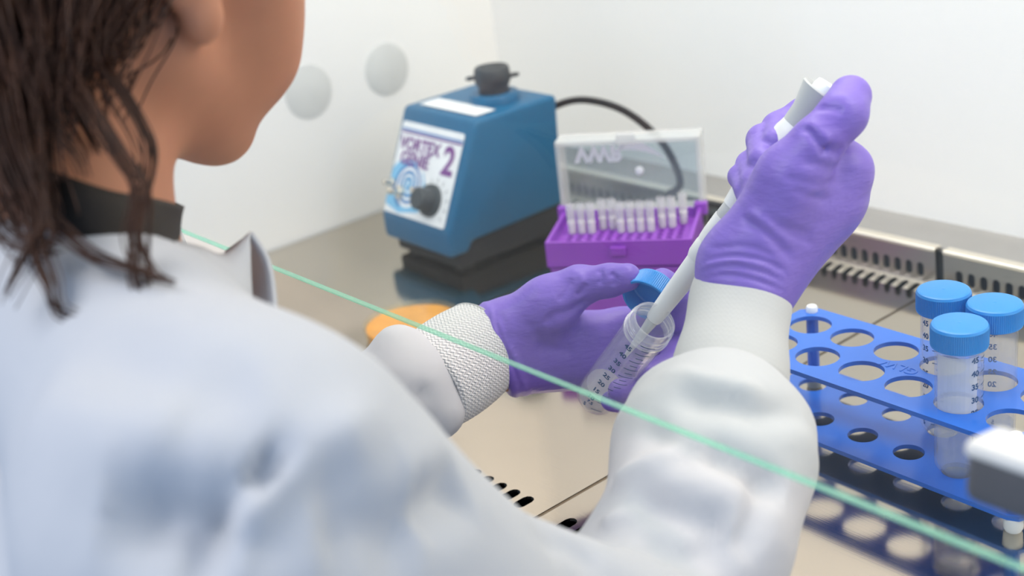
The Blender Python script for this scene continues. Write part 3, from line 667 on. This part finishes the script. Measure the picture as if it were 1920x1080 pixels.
# ================================================================== THE PERSON
RH = dict(  # right hand joints
    wrist=((-0.4767,0.5400,0.1677), 0.0), cmc=(-0.4724,0.5406,0.1922), mcp=(-0.4498,0.5796,0.2499), ip=(-0.4439,0.5959,0.2630), tip=(-0.4482,0.6090,0.2699),
    f=[([(-0.4513,0.6076,0.2257), (-0.4975,0.6293,0.2475), (-0.5058,0.6145,0.2414), (-0.4885,0.5910,0.2414)], [0.0142, 0.0108, 0.0104, 0.0092]),
       ([(-0.4591,0.6104,0.2078), (-0.5062,0.6237,0.2320), (-0.5082,0.6017,0.2374), (-0.4892,0.5784,0.2342)], [0.0135, 0.0110, 0.0096, 0.0090]),
       ([(-0.4651,0.6037,0.1935), (-0.5076,0.6102,0.2224), (-0.5073,0.5881,0.2256), (-0.4902,0.5701,0.2237)], [0.0130, 0.0105, 0.0084, 0.0080]),
       ([(-0.4707,0.5935,0.1836), (-0.5079,0.5972,0.2139), (-0.5086,0.5794,0.2204), (-0.4950,0.5675,0.2183)], [0.0125, 0.0090, 0.0068, 0.0066])])
LH = dict(
    wrist=((-0.6615,0.4913,0.0952), 0.0), cmc=(-0.6482,0.5091,0.1095), mcp=(-0.6221,0.5389,0.1355), ip=(-0.6040,0.5507,0.1395), tip=(-0.5912,0.5556,0.1431),
    f=[([(-0.6223,0.5748,0.0915), (-0.5853,0.5942,0.1020), (-0.5811,0.5936,0.1194), (-0.5858,0.5829,0.1312)], [0.0120, 0.0108, 0.0102, 0.0098]),
       ([(-0.6236,0.5691,0.0774), (-0.5858,0.5914,0.0799), (-0.5653,0.5663,0.0818), (-0.5618,0.5388,0.0867)], [0.0120, 0.0105, 0.0095, 0.0085]),
       ([(-0.6253,0.5604,0.0677), (-0.5869,0.5743,0.0615), (-0.5671,0.5462,0.0709), (-0.5714,0.5210,0.0785)], [0.0115, 0.0100, 0.0090, 0.0080]),
       ([(-0.6278,0.5452,0.0655), (-0.5917,0.5538,0.0531), (-0.5772,0.5368,0.0604), (-0.5788,0.5192,0.0690)], [0.0110, 0.0090, 0.0082, 0.0072])])
def hand(F, H, shrink=0.0, right=True, fingers=True):
    """palm, thumb and four separate fingers into field F."""
    s = shrink; wr = H['wrist'][0]
    base = F.like()
    if right:
        base.cap((-0.4686,0.5264,0.1525), (-0.4770,0.5442,0.1799), 0.0262-s, 0.0262-s, 0.012, flat=((0.73, -0.57, 0.37), 0.80))
        base.cap((-0.4770,0.5442,0.1799), (-0.4600,0.5683,0.2311), 0.0250-s, 0.0185-s, 0.016)
        base.cap((-0.4600,0.5683,0.2311), H['mcp'], 0.0185-s, 0.0142-s, 0.012)
        for k, (pts, rad) in enumerate(H['f']):
            w0 = lerp((-0.4715,0.5536,0.1727), (-0.4805,0.5498,0.1738), k/3); base.cap(w0, pts[0], 0.019-s, rad[0]-s, 0.016)
        base.cap((-0.4716,0.5746,0.2048), (-0.4564,0.6005,0.2063), 0.022-s, 0.016-s, 0.016)
        thumb = [(H['mcp'], 0.0148-s), (H['ip'], 0.0134-s), (H['tip'], 0.0124-s)]
    else:
        base.cap((-0.6677,0.4567,0.0868), (-0.6588,0.4967,0.0980), 0.0235-s, 0.0262-s, 0.012, flat=((0.73, -0.57, 0.37), 0.72))
        base.cap((-0.6579,0.4971,0.1050), (-0.6358,0.5224,0.1239), 0.0225-s, 0.0185-s, 0.016); base.cap((-0.6358,0.5224,0.1239), H['mcp'], 0.0185-s, 0.0138-s, 0.012)
        for k, (pts, rad) in enumerate(H['f']):
            w0 = lerp((-0.6608,0.5014,0.1010), (-0.6563,0.4945,0.0818), k/3); base.cap(w0, pts[0], 0.0175-s, rad[0]-s, 0.016)
        thumb = [(H['mcp'], 0.0130-s), (H['ip'], 0.0106-s), (H['tip'], 0.0096-s)]
    for i in range(2): base.cap(thumb[i][0], thumb[i+1][0], thumb[i][1], thumb[i+1][1], 0.006)
    for pts, rad in H['f']:
        g = F.like(); g.chain(pts, [r-s for r in rad], 0.004)
        lo = np.min([np.array(p) for p in pts], 0)-0.03; hi = np.max([np.array(p) for p in pts], 0)+0.03; sl = F.sl(lo, hi)
        A_, B_ = base.D[sl], g.D[sl]; h_ = np.maximum(0.009-np.abs(A_-B_), 0)/0.009; u = np.minimum(A_, B_)-h_*h_*0.009*0.25
        F.D[sl] = np.minimum(F.D[sl], u)
    F.D = np.minimum(F.D, base.D)
def bounds(H, pad=0.04):
    pts = [H['wrist'][0], H['cmc'], H['mcp'], H['ip'], H['tip']]+[p for f in H['f'] for p in f[0]]; pts = np.array(pts); return pts.min(0)-pad, pts.max(0)+pad

# head frame
def rot(yaw, pitch, roll): return np.array(Matrix.Rotation(yaw, 3, 'Z') @ Matrix.Rotation(pitch, 3, 'X') @ Matrix.Rotation(roll, 3, 'Y'))
HO = np.array((-0.621, 0.2687, 0.420)); HM = rot(0.1587, -0.2912, 0.1993)
def hd_(x, y, z): return tuple(HM @ np.array((x, y, z))+HO)
NB = (-0.6082,0.1922,0.2718)
RS, RE, RW = (-0.4140,0.1753,0.2131), (-0.3926,0.3021,0.0429), (-0.4766,0.5394,0.1611)
LS, LE, LW = (-0.785, 0.255, 0.215), (-0.735, 0.315, 0.035), (-0.6663,0.4825,0.0912)
# ---- body: one continuous surface from head to hands
F = Field((-0.93, 0.02, -0.16), (-0.33, 0.72, 0.57), 0.0032)
F.ell(hd_(0, -0.012, 0.045), (0.076, 0.098, 0.086), 0.02, HM); F.ell(hd_(0, 0.045, -0.03), (0.060, 0.056, 0.082), 0.03, HM)
for s in (-1, 1):
    F.cap(hd_(s*0.052, 0.000, -0.045), hd_(s*0.020, 0.064, -0.096), 0.022, 0.017, 0.02); F.cap(hd_(s*0.045, 0.050, -0.012), hd_(s*0.030, 0.065, -0.05), 0.022, 0.026, 0.02)
    F.ell(hd_(s*0.032, 0.098, 0.014), (0.014, 0.012, 0.010), 0.006, HM, 'cut'); F.ell(hd_(s*0.0745, -0.006, 0.004), (0.0095, 0.020, 0.032), 0.003, HM)
    F.ell(hd_(s*0.077, 0.001, -0.027), (0.0085, 0.011, 0.0125), 0.003, HM); F.ell(hd_(s*0.083, -0.002, 0.004), (0.005, 0.009, 0.016), 0.004, HM, 'cut')
F.ell(hd_(0, 0.079, -0.100), (0.021, 0.015, 0.015), 0.014, HM); F.cap(hd_(0, 0.094, 0.018), hd_(0, 0.110, -0.026), 0.0085, 0.0105, 0.008)
for s in (-1, 1): F.ell(hd_(s*0.010, 0.104, -0.030), (0.008, 0.010, 0.007), 0.006, HM)
F.cap(hd_(-0.018, 0.092, -0.060), hd_(0.018, 0.092, -0.060), 0.0065, 0.0065, 0.006); F.cap(hd_(-0.015, 0.091, -0.071), hd_(0.015, 0.091, -0.071), 0.0065, 0.0065, 0.006)
F.cap(hd_(-0.02, 0.103, -0.0655), hd_(0.02, 0.103, -0.0655), 0.003, 0.003, 0.004, 'cut')
F.cap(hd_(0, -0.022, -0.03), NB, 0.056, 0.054, 0.02)
F.cap(NB, lerp(NB, RS, 0.8), 0.046, 0.046, 0.03); F.cap(NB, lerp(NB, LS, 0.8), 0.046, 0.046, 0.03)
F.cap((-0.54, 0.175, 0.10), (-0.68, 0.215, 0.10), 0.062, 0.062, 0.05); F.cap((-0.55, 0.17, -0.06), (-0.68, 0.21, -0.06), 0.06, 0.06, 0.05)
F.chain([RS, RE, RW], [0.042, 0.025, 0.017], 0.02); F.chain([LS, LE, LW], [0.042, 0.036, 0.020], 0.02)
for H, r_ in ((RH, True), (LH, False)):
    lo, hi = bounds(H); sl = F.sl(lo, hi); G = Field([F.ax[k][sl[k]][0] for k in range(3)], [F.ax[k][sl[k]][-1] for k in range(3)], F.h)
    hand(G, H, 0.0034, r_); n_ = [min(a, b2.stop-b2.start) for a, b2 in zip(G.D.shape, sl)]
    sl = tuple(slice(q.start, q.start+m) for q, m in zip(sl, n_)); F.D[sl] = np.minimum(F.D[sl], G.D[:n_[0], :n_[1], :n_[2]])
V, Fc = F.mesh('body', 2)
person = field_obj('person', V, Fc, M['skin'])
tag(person, 'seated person in white lab coat and purple gloves, seen over the shoulder, pipetting', 'person')
for s in (-1, 1):
    def ball(r, c, q=(1, 1, 1)):
        b = bmesh.new(); bmesh.ops.create_uvsphere(b, u_segments=20, v_segments=12, radius=r)
        for v in b.verts: v.co = Vector(hd_(c[0]+v.co.x*q[0], c[1]+v.co.y*q[1], c[2]+v.co.z*q[2]))
        return b
    e = obj('eye', ball(0.0118, (s*0.032, 0.0775, 0.013)), M['eye'], person, smooth=True)
    obj('iris', ball(0.0058, (s*0.032, 0.0875, 0.010), (1, 0.45, 1)), M['shirt'], e, smooth=True)
    obj('eyebrow', tube_bm([hd_(s*0.016, 0.098, 0.031), hd_(s*0.030, 0.096, 0.036), hd_(s*0.046, 0.084, 0.032)], [0.0022, 0.0026, 0.0012], 8), M['hair'], person, smooth=True)
    obj('eyelid', tube_bm([hd_(s*0.0195, 0.0845, 0.014), hd_(s*0.026, 0.0880, 0.0205), hd_(s*0.034, 0.0880, 0.021), hd_(s*0.0435, 0.0820, 0.0150)], 0.0042, 8), M['skin'], person, smooth=True)
# ---- shirt under the coat
NS = tuple(np.array(NB)+0.22*(np.array(NB)-np.array(hd_(0, -0.022, -0.03))))
F = Field((-0.93, 0.02, -0.16), (-0.33, 0.45, 0.36), 0.005)
F.cap(NS, lerp(NS, RS, 0.8), 0.050, 0.048, 0.03); F.cap(NS, lerp(NS, LS, 0.8), 0.050, 0.048, 0.03)
F.cap((-0.54, 0.185, 0.10), (-0.68, 0.225, 0.10), 0.072, 0.072, 0.05); F.cap((-0.55, 0.175, -0.06), (-0.68, 0.215, -0.06), 0.068, 0.068, 0.05)
F.cap((-0.5599,0.1930,0.3254), (-0.5534,0.2312,0.3037), 0.032, 0.032, 0.01, 'cut')
V, Fc = F.mesh('shirt', 2); field_obj('shirt', V, Fc, M['shirt'], person)
# ---- gloves
def glove(H, right, creases, lab_):
    lo, hi = bounds(H); G = Field(lo, hi, 0.0013); hand(G, H, 0.0, right)
    c, n = ((-0.4709,0.5302,0.1549), np.array((-0.4611,0.5189,0.1453))-np.array((-0.4790,0.5445,0.1656))) if right else ((-0.6609,0.4862,0.0942), np.array((-0.6801,0.4381,0.0830))-np.array((-0.6601,0.4876,0.0947)))
    n = n/np.linalg.norm(n); X, Y, Z = G.grid((slice(None),)*3); pl = (X-c[0])*n[0]+(Y-c[1])*n[1]+(Z-c[2])*n[2]
    G.D = np.maximum(G.D, pl).astype(np.float32)
    if not right: G.D = G.D-0.0016*np.exp(-((pl+0.0035)/0.0022)**2).astype(np.float32)-0.0013*np.exp(-((pl+0.0095)/0.0025)**2).astype(np.float32)
    V, Fc = G.mesh('glove', 3)
    V = crease(V, Fc, creases); o = field_obj('glove', V, Fc, M['glove'], person); o['label'] = lab_; return o
RC = [[[[-0.4878,0.5163,0.1831],[-0.4676,0.5208,0.1907],[-0.4533,0.5314,0.1862],[-0.4466,0.5425,0.1773]],0.0018,0.0016],[[[-0.4869,0.5187,0.1898],[-0.4665,0.5245,0.1956],[-0.4525,0.5354,0.1909],[-0.4465,0.5455,0.1812]],0.002,0.0014],[[[-0.4845,0.5221,0.1965],[-0.4627,0.5296,0.2005],[-0.4505,0.5402,0.193]],0.0022,0.0012],[[[-0.4905,0.516,0.1771],[-0.4691,0.5175,0.1859],[-0.4543,0.5276,0.1821],[-0.4465,0.541,0.1725]],0.0016,0.0016],[[[-0.4848,0.517,0.1875],[-0.4671,0.5228,0.1934],[-0.4521,0.5348,0.1886]],0.0014,-0.0011],[[[-0.4725,0.5373,0.2157],[-0.4631,0.5361,0.212],[-0.4551,0.5388,0.2069],[-0.449,0.5451,0.196],[-0.4461,0.5515,0.1872]],0.003,0.0018],[[[-0.4692,0.5387,0.2181],[-0.4596,0.5387,0.2144],[-0.4518,0.5428,0.2082]],0.003,-0.001],[[[-0.4595,0.5406,0.2184],[-0.4474,0.5501,0.2076],[-0.4435,0.5664,0.1989]],0.003,0.0016],[[[-0.4556,0.5408,0.2136],[-0.4466,0.5526,0.2018],[-0.4436,0.5677,0.1932]],0.0025,0.0012],[[[-0.447,0.5509,0.2317],[-0.4403,0.5634,0.2234],[-0.4408,0.5809,0.2164]],0.003,0.0013],[[[-0.451,0.5503,0.2382],[-0.4419,0.5574,0.2341],[-0.4418,0.5871,0.2254]],0.003,0.0013],[[[-0.4526,0.5693,0.2617],[-0.4458,0.5681,0.2602],[-0.4376,0.5694,0.2513],[-0.4354,0.573,0.2479]],0.0028,0.0022],[[[-0.4526,0.5817,0.2682],[-0.4406,0.5828,0.2703],[-0.4351,0.585,0.2685]],0.0026,0.0012],[[[-0.437,0.5706,0.253],[-0.4348,0.5743,0.2488],[-0.4345,0.5815,0.2456]],0.004,0.0022],[[[-0.4493,0.5713,0.2635],[-0.4414,0.5704,0.2598],[-0.4352,0.5739,0.2529]],0.003,-0.0008],[[[-0.446,0.559,0.2462],[-0.4382,0.5678,0.2417],[-0.443,0.591,0.2318]],0.003,0.001]]
LC = [[[[-0.6568,0.4852,0.1267],[-0.6485,0.4791,0.1196],[-0.6411,0.4785,0.1099],[-0.6349,0.4804,0.0889]],0.0022,0.0018],[[[-0.6539,0.4887,0.1278],[-0.6451,0.4824,0.1193],[-0.6384,0.481,0.1069],[-0.6337,0.484,0.0878]],0.0022,0.0016],[[[-0.655,0.4867,0.1275],[-0.6468,0.481,0.1194],[-0.6395,0.4797,0.1079],[-0.6342,0.4823,0.0863]],0.0016,-0.0014],[[[-0.6489,0.4906,0.1271],[-0.6407,0.485,0.1174],[-0.6354,0.4843,0.1052]],0.0025,0.001],[[[-0.6068,0.5362,0.1307],[-0.6129,0.5253,0.1253],[-0.6178,0.5111,0.1246],[-0.6228,0.5051,0.1185]],0.004,0.0022],[[[-0.6091,0.5335,0.1428],[-0.6093,0.531,0.1379],[-0.6124,0.5262,0.1345]],0.0026,0.0015],[[[-0.6062,0.5446,0.1501],[-0.601,0.5411,0.1463],[-0.6008,0.5387,0.141]],0.0022,0.0015],[[[-0.5966,0.5462,0.1494],[-0.5924,0.5451,0.1457],[-0.5928,0.5437,0.1399]],0.0022,0.0015],[[[-0.6182,0.5292,0.1461],[-0.6166,0.5228,0.139],[-0.618,0.515,0.1337]],0.003,0.0012],[[[-0.6296,0.4997,0.1069],[-0.6263,0.5148,0.0959],[-0.6218,0.5297,0.0892]],0.004,0.0012],[[[-0.6322,0.4972,0.123],[-0.6271,0.5029,0.1103],[-0.6278,0.5058,0.0929]],0.004,0.001],[[[-0.6154,0.5342,0.1481],[-0.611,0.5331,0.1445],[-0.6106,0.5301,0.1398]],0.0022,-0.0008]]
glove(RH, True, RC, 'purple nitrile glove gripping the pipette')
glove(LH, False, LC, 'purple nitrile glove holding tube and cap')
# ---- lab coat
F = Field((-0.96, -0.06, -0.30), (-0.20, 0.62, 0.40), 0.0044)
F.cap(RS, lerp(NB, RS, 0.25), 0.070, 0.056, 0.04); F.cap(LS, lerp(NB, LS, 0.25), 0.070, 0.056, 0.04)
F.cap((-0.50, 0.150, 0.10), (-0.71, 0.215, 0.10), 0.095, 0.095, 0.06); F.cap((-0.50, 0.14, -0.10), (-0.71, 0.20, -0.10), 0.110, 0.110, 0.06); F.cap((-0.50, 0.14, -0.26), (-0.71, 0.20, -0.26), 0.12, 0.12, 0.06)
F.cap((-0.54, 0.225, 0.10), (-0.71, 0.270, 0.10), 0.070, 0.070, 0.05)
F.cap(RS, RE, 0.078, 0.062, 0.03); F.cap((-0.3867,0.2899,0.1331), (-0.3668,0.3342,0.0944), 0.030, 0.032, 0.008)
F.cap(RE, (-0.4012,0.4099,0.0949), 0.058, 0.0455, 0.02); F.cap((-0.4012,0.4099,0.0949), (-0.4272,0.4534,0.1129), 0.0455, 0.0515, 0.02); F.cap((-0.4272,0.4534,0.1129), (-0.4375,0.4710,0.1197), 0.0515, 0.040, 0.02)
F.cap((-0.4594,0.4589,0.1255), (-0.4162,0.4858,0.1140), 0.0262, 0.0255, 0.010)
F.cap(LS, LE, 0.064, 0.056, 0.03); F.cap(LE, (-0.6597,0.4162,0.0979), 0.056, 0.034, 0.02); F.cap((-0.6696,0.4178,0.1199), (-0.6392,0.4196,0.0843), 0.0188, 0.0195, 0.008)
# neck opening
F.cap(NB, hd_(0, -0.015, -0.03), 0.066, 0.076, 0.008, 'cut'); F.cap((-0.5599,0.1930,0.3254), (-0.5534,0.2312,0.3037), 0.030, 0.030, 0.01, 'cut')
V, Fc = F.mesh('coat', 2)
CC = [[[[-0.3854,0.1162,0.262],[-0.3651,0.1292,0.26],[-0.357,0.1361,0.257],[-0.3476,0.146,0.2512]],0.016,0.026],[[[-0.3845,0.1199,0.2656],[-0.368,0.1307,0.2641],[-0.3554,0.1425,0.2599]],0.014,-0.005],[[[-0.3578,0.1602,0.2707],[-0.3538,0.1632,0.2673],[-0.3497,0.1659,0.2629]],0.01,0.014],[[[-0.3478,0.1374,0.243],[-0.3477,0.1521,0.2552],[-0.3495,0.17,0.2633],[-0.3534,0.1924,0.2654],[-0.3657,0.2184,0.2632]],0.01,-0.006],[[[-0.3444,0.1418,0.2405],[-0.3443,0.1561,0.2515],[-0.3461,0.1732,0.2587],[-0.3503,0.1946,0.2607]],0.012,0.006],[[[-0.3424,0.2116,0.2304],[-0.3494,0.2264,0.2264],[-0.3634,0.247,0.2182]],0.012,0.012],[[[-0.3459,0.2098,0.2425],[-0.3523,0.2233,0.2381],[-0.3712,0.2485,0.2265]],0.01,-0.004],[[[-0.3379,0.1688,0.2425],[-0.3363,0.188,0.2355],[-0.3376,0.2082,0.2157]],0.016,0.01],[[[-0.4611,0.1491,0.2886],[-0.4111,0.1479,0.2903],[-0.3855,0.1611,0.2885],[-0.3761,0.1802,0.2855]],0.02,0.006],[[[-0.4614,0.1258,0.2712],[-0.4023,0.1318,0.2814],[-0.3763,0.1485,0.2807]],0.02,-0.005],[[[-0.3576,0.1245,0.2439],[-0.3495,0.1358,0.2445],[-0.3455,0.1407,0.2416]],0.012,0.006],[[[-0.4294,0.381,0.1269],[-0.4142,0.3887,0.1391],[-0.4005,0.408,0.1486]],0.007,-0.005],[[[-0.4119,0.3714,0.1302],[-0.3883,0.3761,0.1327],[-0.3698,0.386,0.1277],[-0.3623,0.3946,0.1235]],0.01,0.01],[[[-0.4246,0.4208,0.1588],[-0.4032,0.4348,0.1603],[-0.3883,0.4505,0.1534],[-0.3886,0.4839,0.1352]],0.009,0.008],[[[-0.3954,0.4089,0.1475],[-0.3768,0.419,0.1399],[-0.3633,0.4361,0.1191]],0.008,0.009],[[[-0.434,0.4073,0.1473],[-0.4076,0.4031,0.1474],[-0.3914,0.4006,0.1437]],0.008,0.004],[[[-0.4134,0.3552,0.1209],[-0.4059,0.3636,0.127],[-0.397,0.3701,0.131]],0.006,-0.004],[[[-0.3873,0.3569,0.1248],[-0.368,0.3651,0.1199],[-0.3574,0.3901,0.1144]],0.009,0.006],[[[-0.4484,0.4398,0.1605],[-0.4153,0.4413,0.166],[-0.3933,0.4606,0.1561]],0.006,-0.003],[[[-0.3558,0.3879,0.1102],[-0.3603,0.41,0.124],[-0.3695,0.4298,0.132]],0.008,0.005],[[[-0.3676,0.2249,0.2588],[-0.6294,0.404,0.1065],[-0.6242,0.4204,0.0993]],0.006,0.003],[[[-0.3696,0.2809,0.1741],[-0.3722,0.2993,0.1581],[-0.3611,0.3092,0.1441]],0.008,0.004]]
V = crease(V, Fc, CC)
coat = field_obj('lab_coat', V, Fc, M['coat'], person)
# knit cuffs: lofted sleeves with a thickness
def loft(name, rings, mat, parent, n=64, thick=0.0018):
    b = bmesh.new(); uvl = b.loops.layers.uv.new('UVMap'); R_ = []; U = []
    for ci, (c, axis, ref, ra, rb) in enumerate(rings):
        c = Vector(c); ax = Vector(axis).normalized(); u = Vector(ref); u = (u-ax*u.dot(ax)).normalized(); v_ = ax.cross(u)
        R_.append([b.verts.new(c+u*ra*math.cos(2*PI*k/n)+v_*rb*math.sin(2*PI*k/n)) for k in range(n)])
    for i in range(len(R_)-1):
        for k in range(n):
            f = b.faces.new((R_[i][k], R_[i][(k+1) % n], R_[i+1][(k+1) % n], R_[i+1][k]))
            for l, (uu, vv) in zip(f.loops, ((k, i), (k+1, i), (k+1, i+1), (k, i+1))): l[uvl].uv = (uu/n*3.0, vv/(len(R_)-1))
    bmesh.ops.recalc_face_normals(b, faces=b.faces[:])
    o = obj(name, b, mat, parent, smooth=True); md = o.modifiers.new('thickness', 'SOLIDIFY'); md.thickness = thick; md.offset = 0; return o
side = Vector((0.6446, 0.7555, -0.1171))
a0, a1 = Vector((-0.4514,0.4952,0.1303)), Vector((-0.4781,0.5416,0.1675)); ax = a1-a0
rr = []
for t in np.linspace(0, 1, 12):
    c = a0.lerp(a1, t); r = 0.0325-0.0045*t; e = 0.0008*math.sin(9*t); rr.append((c, ax, side, r+e, (r+e)*0.86))
rr.append((a1+ax*0.004, ax, side, 0.0272, 0.0235))
loft('knit_cuff', rr, M['knitdim'], coat)
a0, a1 = Vector((-0.6529,0.4243,0.0970)), Vector((-0.6678,0.4854,0.0987)); ax = a1-a0
rr = []
ref = Vector((-0.6448,0.4892,0.0725))-Vector((-0.6836,0.4764,0.1293))
for t in np.linspace(0, 1, 12):
    c = a0.lerp(a1, t); r = 0.0325+0.0025*math.sin(PI*t); rr.append((c, ax, ref, r, r*0.80))
rr.append((a1+ax*0.01, ax, ref, 0.0335, 0.0270))
loft('knit_cuff', rr, M['knit'], coat)
# collars
def strip(name, top, bot, mat, parent, thick=0.003, per=6, rows=6, bulge=0.0, bdir=(0, 0, 1)):
    T = spline(top, per); B_ = spline(bot, per); b = bmesh.new(); G_ = []
    for t, q in zip(T, B_): G_.append([b.verts.new(Vector(lerp(t, q, k/rows))+Vector(bdir)*bulge*math.sin(PI*k/rows)) for k in range(rows+1)])
    for i in range(len(G_)-1):
        for k in range(rows): b.faces.new((G_[i][k], G_[i+1][k], G_[i+1][k+1], G_[i][k+1]))
    bmesh.ops.recalc_face_normals(b, faces=b.faces[:]); o = obj(name, b, mat, parent, smooth=True)
    md = o.modifiers.new('thickness', 'SOLIDIFY'); md.thickness = thick; md.offset = 0; return o
strip('coat_collar', [(-0.6152,0.1630,0.3214), (-0.5770,0.1825,0.3162), (-0.5517,0.1996,0.3061), (-0.5495,0.2253,0.2872), (-0.5595,0.2472,0.2731), (-0.5640,0.2614,0.2635), (-0.5711,0.2815,0.2679)],
      [(-0.5756,0.1415,0.2913), (-0.5292,0.1575,0.2915), (-0.5063,0.1746,0.2860), (-0.4972,0.1968,0.2752), (-0.5101,0.2230,0.2598), (-0.5262,0.2450,0.2448), (-0.5496,0.2623,0.2366)], M['coat'], coat, bulge=0.006)
strip('coat_lapel', [(-0.5720,0.2820,0.2675), (-0.5654,0.2832,0.2593), (-0.5586,0.2819,0.2519), (-0.5476,0.2755,0.2394), (-0.5338,0.2654,0.2237)], [(-0.6078,0.2838,0.2496), (-0.5893,0.2829,0.2388), (-0.5768,0.2768,0.2319), (-0.5667,0.2666,0.2233), (-0.5442,0.2541,0.2137)], M['coat'], coat)
strip('shirt_collar', [(-0.6840,0.1857,0.3303), (-0.6458,0.1945,0.3222), (-0.5553,0.1853,0.3313), (-0.5321,0.1997,0.3212), (-0.5346,0.2210,0.3104), (-0.5608,0.2431,0.2963), (-0.6214,0.2679,0.2790), (-0.6758,0.2697,0.2813)],
      [(-0.6445,0.1646,0.3011), (-0.6085,0.1747,0.2993), (-0.5448,0.1753,0.3089), (-0.5223,0.1904,0.3012), (-0.5237,0.2106,0.2892), (-0.5545,0.2322,0.2753), (-0.6181,0.2605,0.2612), (-0.6707,0.2620,0.2595)], M['shirt'], person, bulge=0.003)
# ---- hair: swept back cap with loose locks
HF = Field(np.array(hd_(0, -0.05, -0.02))-0.19, np.array(hd_(0, -0.03, 0.02))+0.19, 0.0034)
HF.ell(hd_(0, -0.026, 0.052), (0.084, 0.100, 0.092), 0.01, HM); HF.ell(hd_(0, -0.088, -0.02), (0.062, 0.042, 0.062), 0.03, HM)
HF.ell(hd_(0, 0.105, -0.055), (0.085, 0.090, 0.105), 0.01, HM, 'cut'); HF.ell(hd_(0.090, 0.020, -0.030), (0.030, 0.045, 0.050), 0.01, HM, 'cut'); HF.ell(hd_(-0.090, 0.020, -0.030), (0.030, 0.045, 0.050), 0.01, HM, 'cut')
V, Fc = HF.mesh('hair', 2)
hair = field_obj('hair', V, Fc, M['hair'], person)
locks = [
 ([(-0.6350,0.2290,0.4069), (-0.5652,0.2084,0.3858), (-0.5346,0.2004,0.3672), (-0.5056,0.1978,0.3465), (-0.4902,0.1984,0.3306), (-0.4818,0.1897,0.3143), (-0.4731,0.1817,0.2984), (-0.4602,0.1811,0.2857)], 16, 0.0035, 0.0026, 0.0005),
 ([(-0.6241,0.2389,0.4004), (-0.5474,0.2149,0.3741), (-0.5245,0.2146,0.3556), (-0.5052,0.2113,0.3394), (-0.4935,0.1993,0.3251), (-0.4920,0.1922,0.3115), (-0.4761,0.1878,0.3002), (-0.4724,0.1896,0.2957)], 16, 0.0035, 0.0026, 0.0005),
 ([(-0.6124,0.2013,0.3740), (-0.5470,0.1765,0.3418), (-0.5306,0.1693,0.3255), (-0.5119,0.1708,0.3180), (-0.4917,0.1738,0.3096), (-0.4745,0.1831,0.3033), (-0.4593,0.1907,0.2984)], 18, 0.004, 0.0012, 0.00045),
 ([(-0.6129,0.1979,0.3697), (-0.5506,0.1722,0.3425), (-0.5219,0.1660,0.3303), (-0.5071,0.1601,0.3189), (-0.5037,0.1525,0.3142), (-0.4959,0.1370,0.3021)], 22, 0.008, 0.0022, 0.00045),
 ([(-0.5975,0.1951,0.3620), (-0.5342,0.1689,0.3320), (-0.5068,0.1567,0.3133), (-0.4907,0.1532,0.3032), (-0.4867,0.1525,0.2942), (-0.4790,0.1590,0.2891)], 16, 0.004, 0.0012, 0.00045),
 ([(-0.5909,0.1683,0.3352), (-0.5389,0.1550,0.3202), (-0.5183,0.1587,0.3121), (-0.4999,0.1648,0.3120)], 18, 0.005, 0.002, 0.00045),
 ([(-0.6092,0.2136,0.3864), (-0.5634,0.1895,0.3669), (-0.5502,0.1833,0.3583), (-0.5387,0.1853,0.3522), (-0.5249,0.1875,0.3420), (-0.5201,0.1879,0.3333)], 12, 0.003, 0.0012, 0.00045),
 ([(-0.6246,0.2070,0.4065), (-0.5574,0.1787,0.3655), (-0.5380,0.1709,0.3424), (-0.5184,0.1664,0.3239)], 70, 0.013, 0.004, 0.0006),
 ([(-0.6285,0.2367,0.4057), (-0.5787,0.2157,0.3832), (-0.5601,0.2071,0.3605), (-0.5375,0.2039,0.3379)], 40, 0.012, 0.003, 0.0005),
 ([(-0.6309,0.1996,0.4076), (-0.5730,0.1782,0.3686), (-0.5538,0.1672,0.3411), (-0.5344,0.1597,0.3184)], 80, 0.014, 0.005, 0.0006),
 ([(-0.6074,0.2227,0.4234), (-0.5676,0.2058,0.4000), (-0.5567,0.1990,0.3815), (-0.5503,0.1933,0.3604)], 90, 0.018, 0.010, 0.0006),
 ([(-0.5918,0.2410,0.4206), (-0.5588,0.2267,0.4009), (-0.5506,0.2178,0.3848), (-0.5483,0.2084,0.3662)], 90, 0.015, 0.009, 0.0006),
 ([(-0.5832,0.2604,0.4198), (-0.5584,0.2408,0.4028), (-0.5540,0.2273,0.3871), (-0.5503,0.2114,0.3746)], 110, 0.013, 0.008, 0.0006),
 ([(-0.6022,0.2102,0.4210), (-0.5682,0.1948,0.3977), (-0.5562,0.1866,0.3752), (-0.5477,0.1835,0.3539)], 110, 0.018, 0.010, 0.0006)]
def strands(pts, n, s0, s1, r):
    b = bmesh.new(); base = np.array(spline(pts, 6)); m = len(base)
    for q in range(n):
        o0, o1 = rng.normal(0, 1, 3), rng.normal(0, 1, 3); o1 = 0.6*o0+0.7*o1; t = np.linspace(0, 1, m)[:, None]
        wv = rng.normal(0, 1, 3)*0.0006*(0.3+s1/0.004)*np.sin(t*rng.uniform(4, 9)+rng.uniform(0, 6)); cut = int(m*rng.uniform(0.8, 1.0)) if q > n//3 else m
        path = base+o0*s0*(1-t)+o1*s1*t+wv
        tube_bm(path[:max(cut, 4)], [r*(1-0.4*k/m) for k in range(max(cut, 4))], 5, b)
    return b
for pts, n, s0, s1, r in locks:
    obj('hair_lock', strands(pts, n, s0, s1, r), M['hair'], hair, smooth=True)
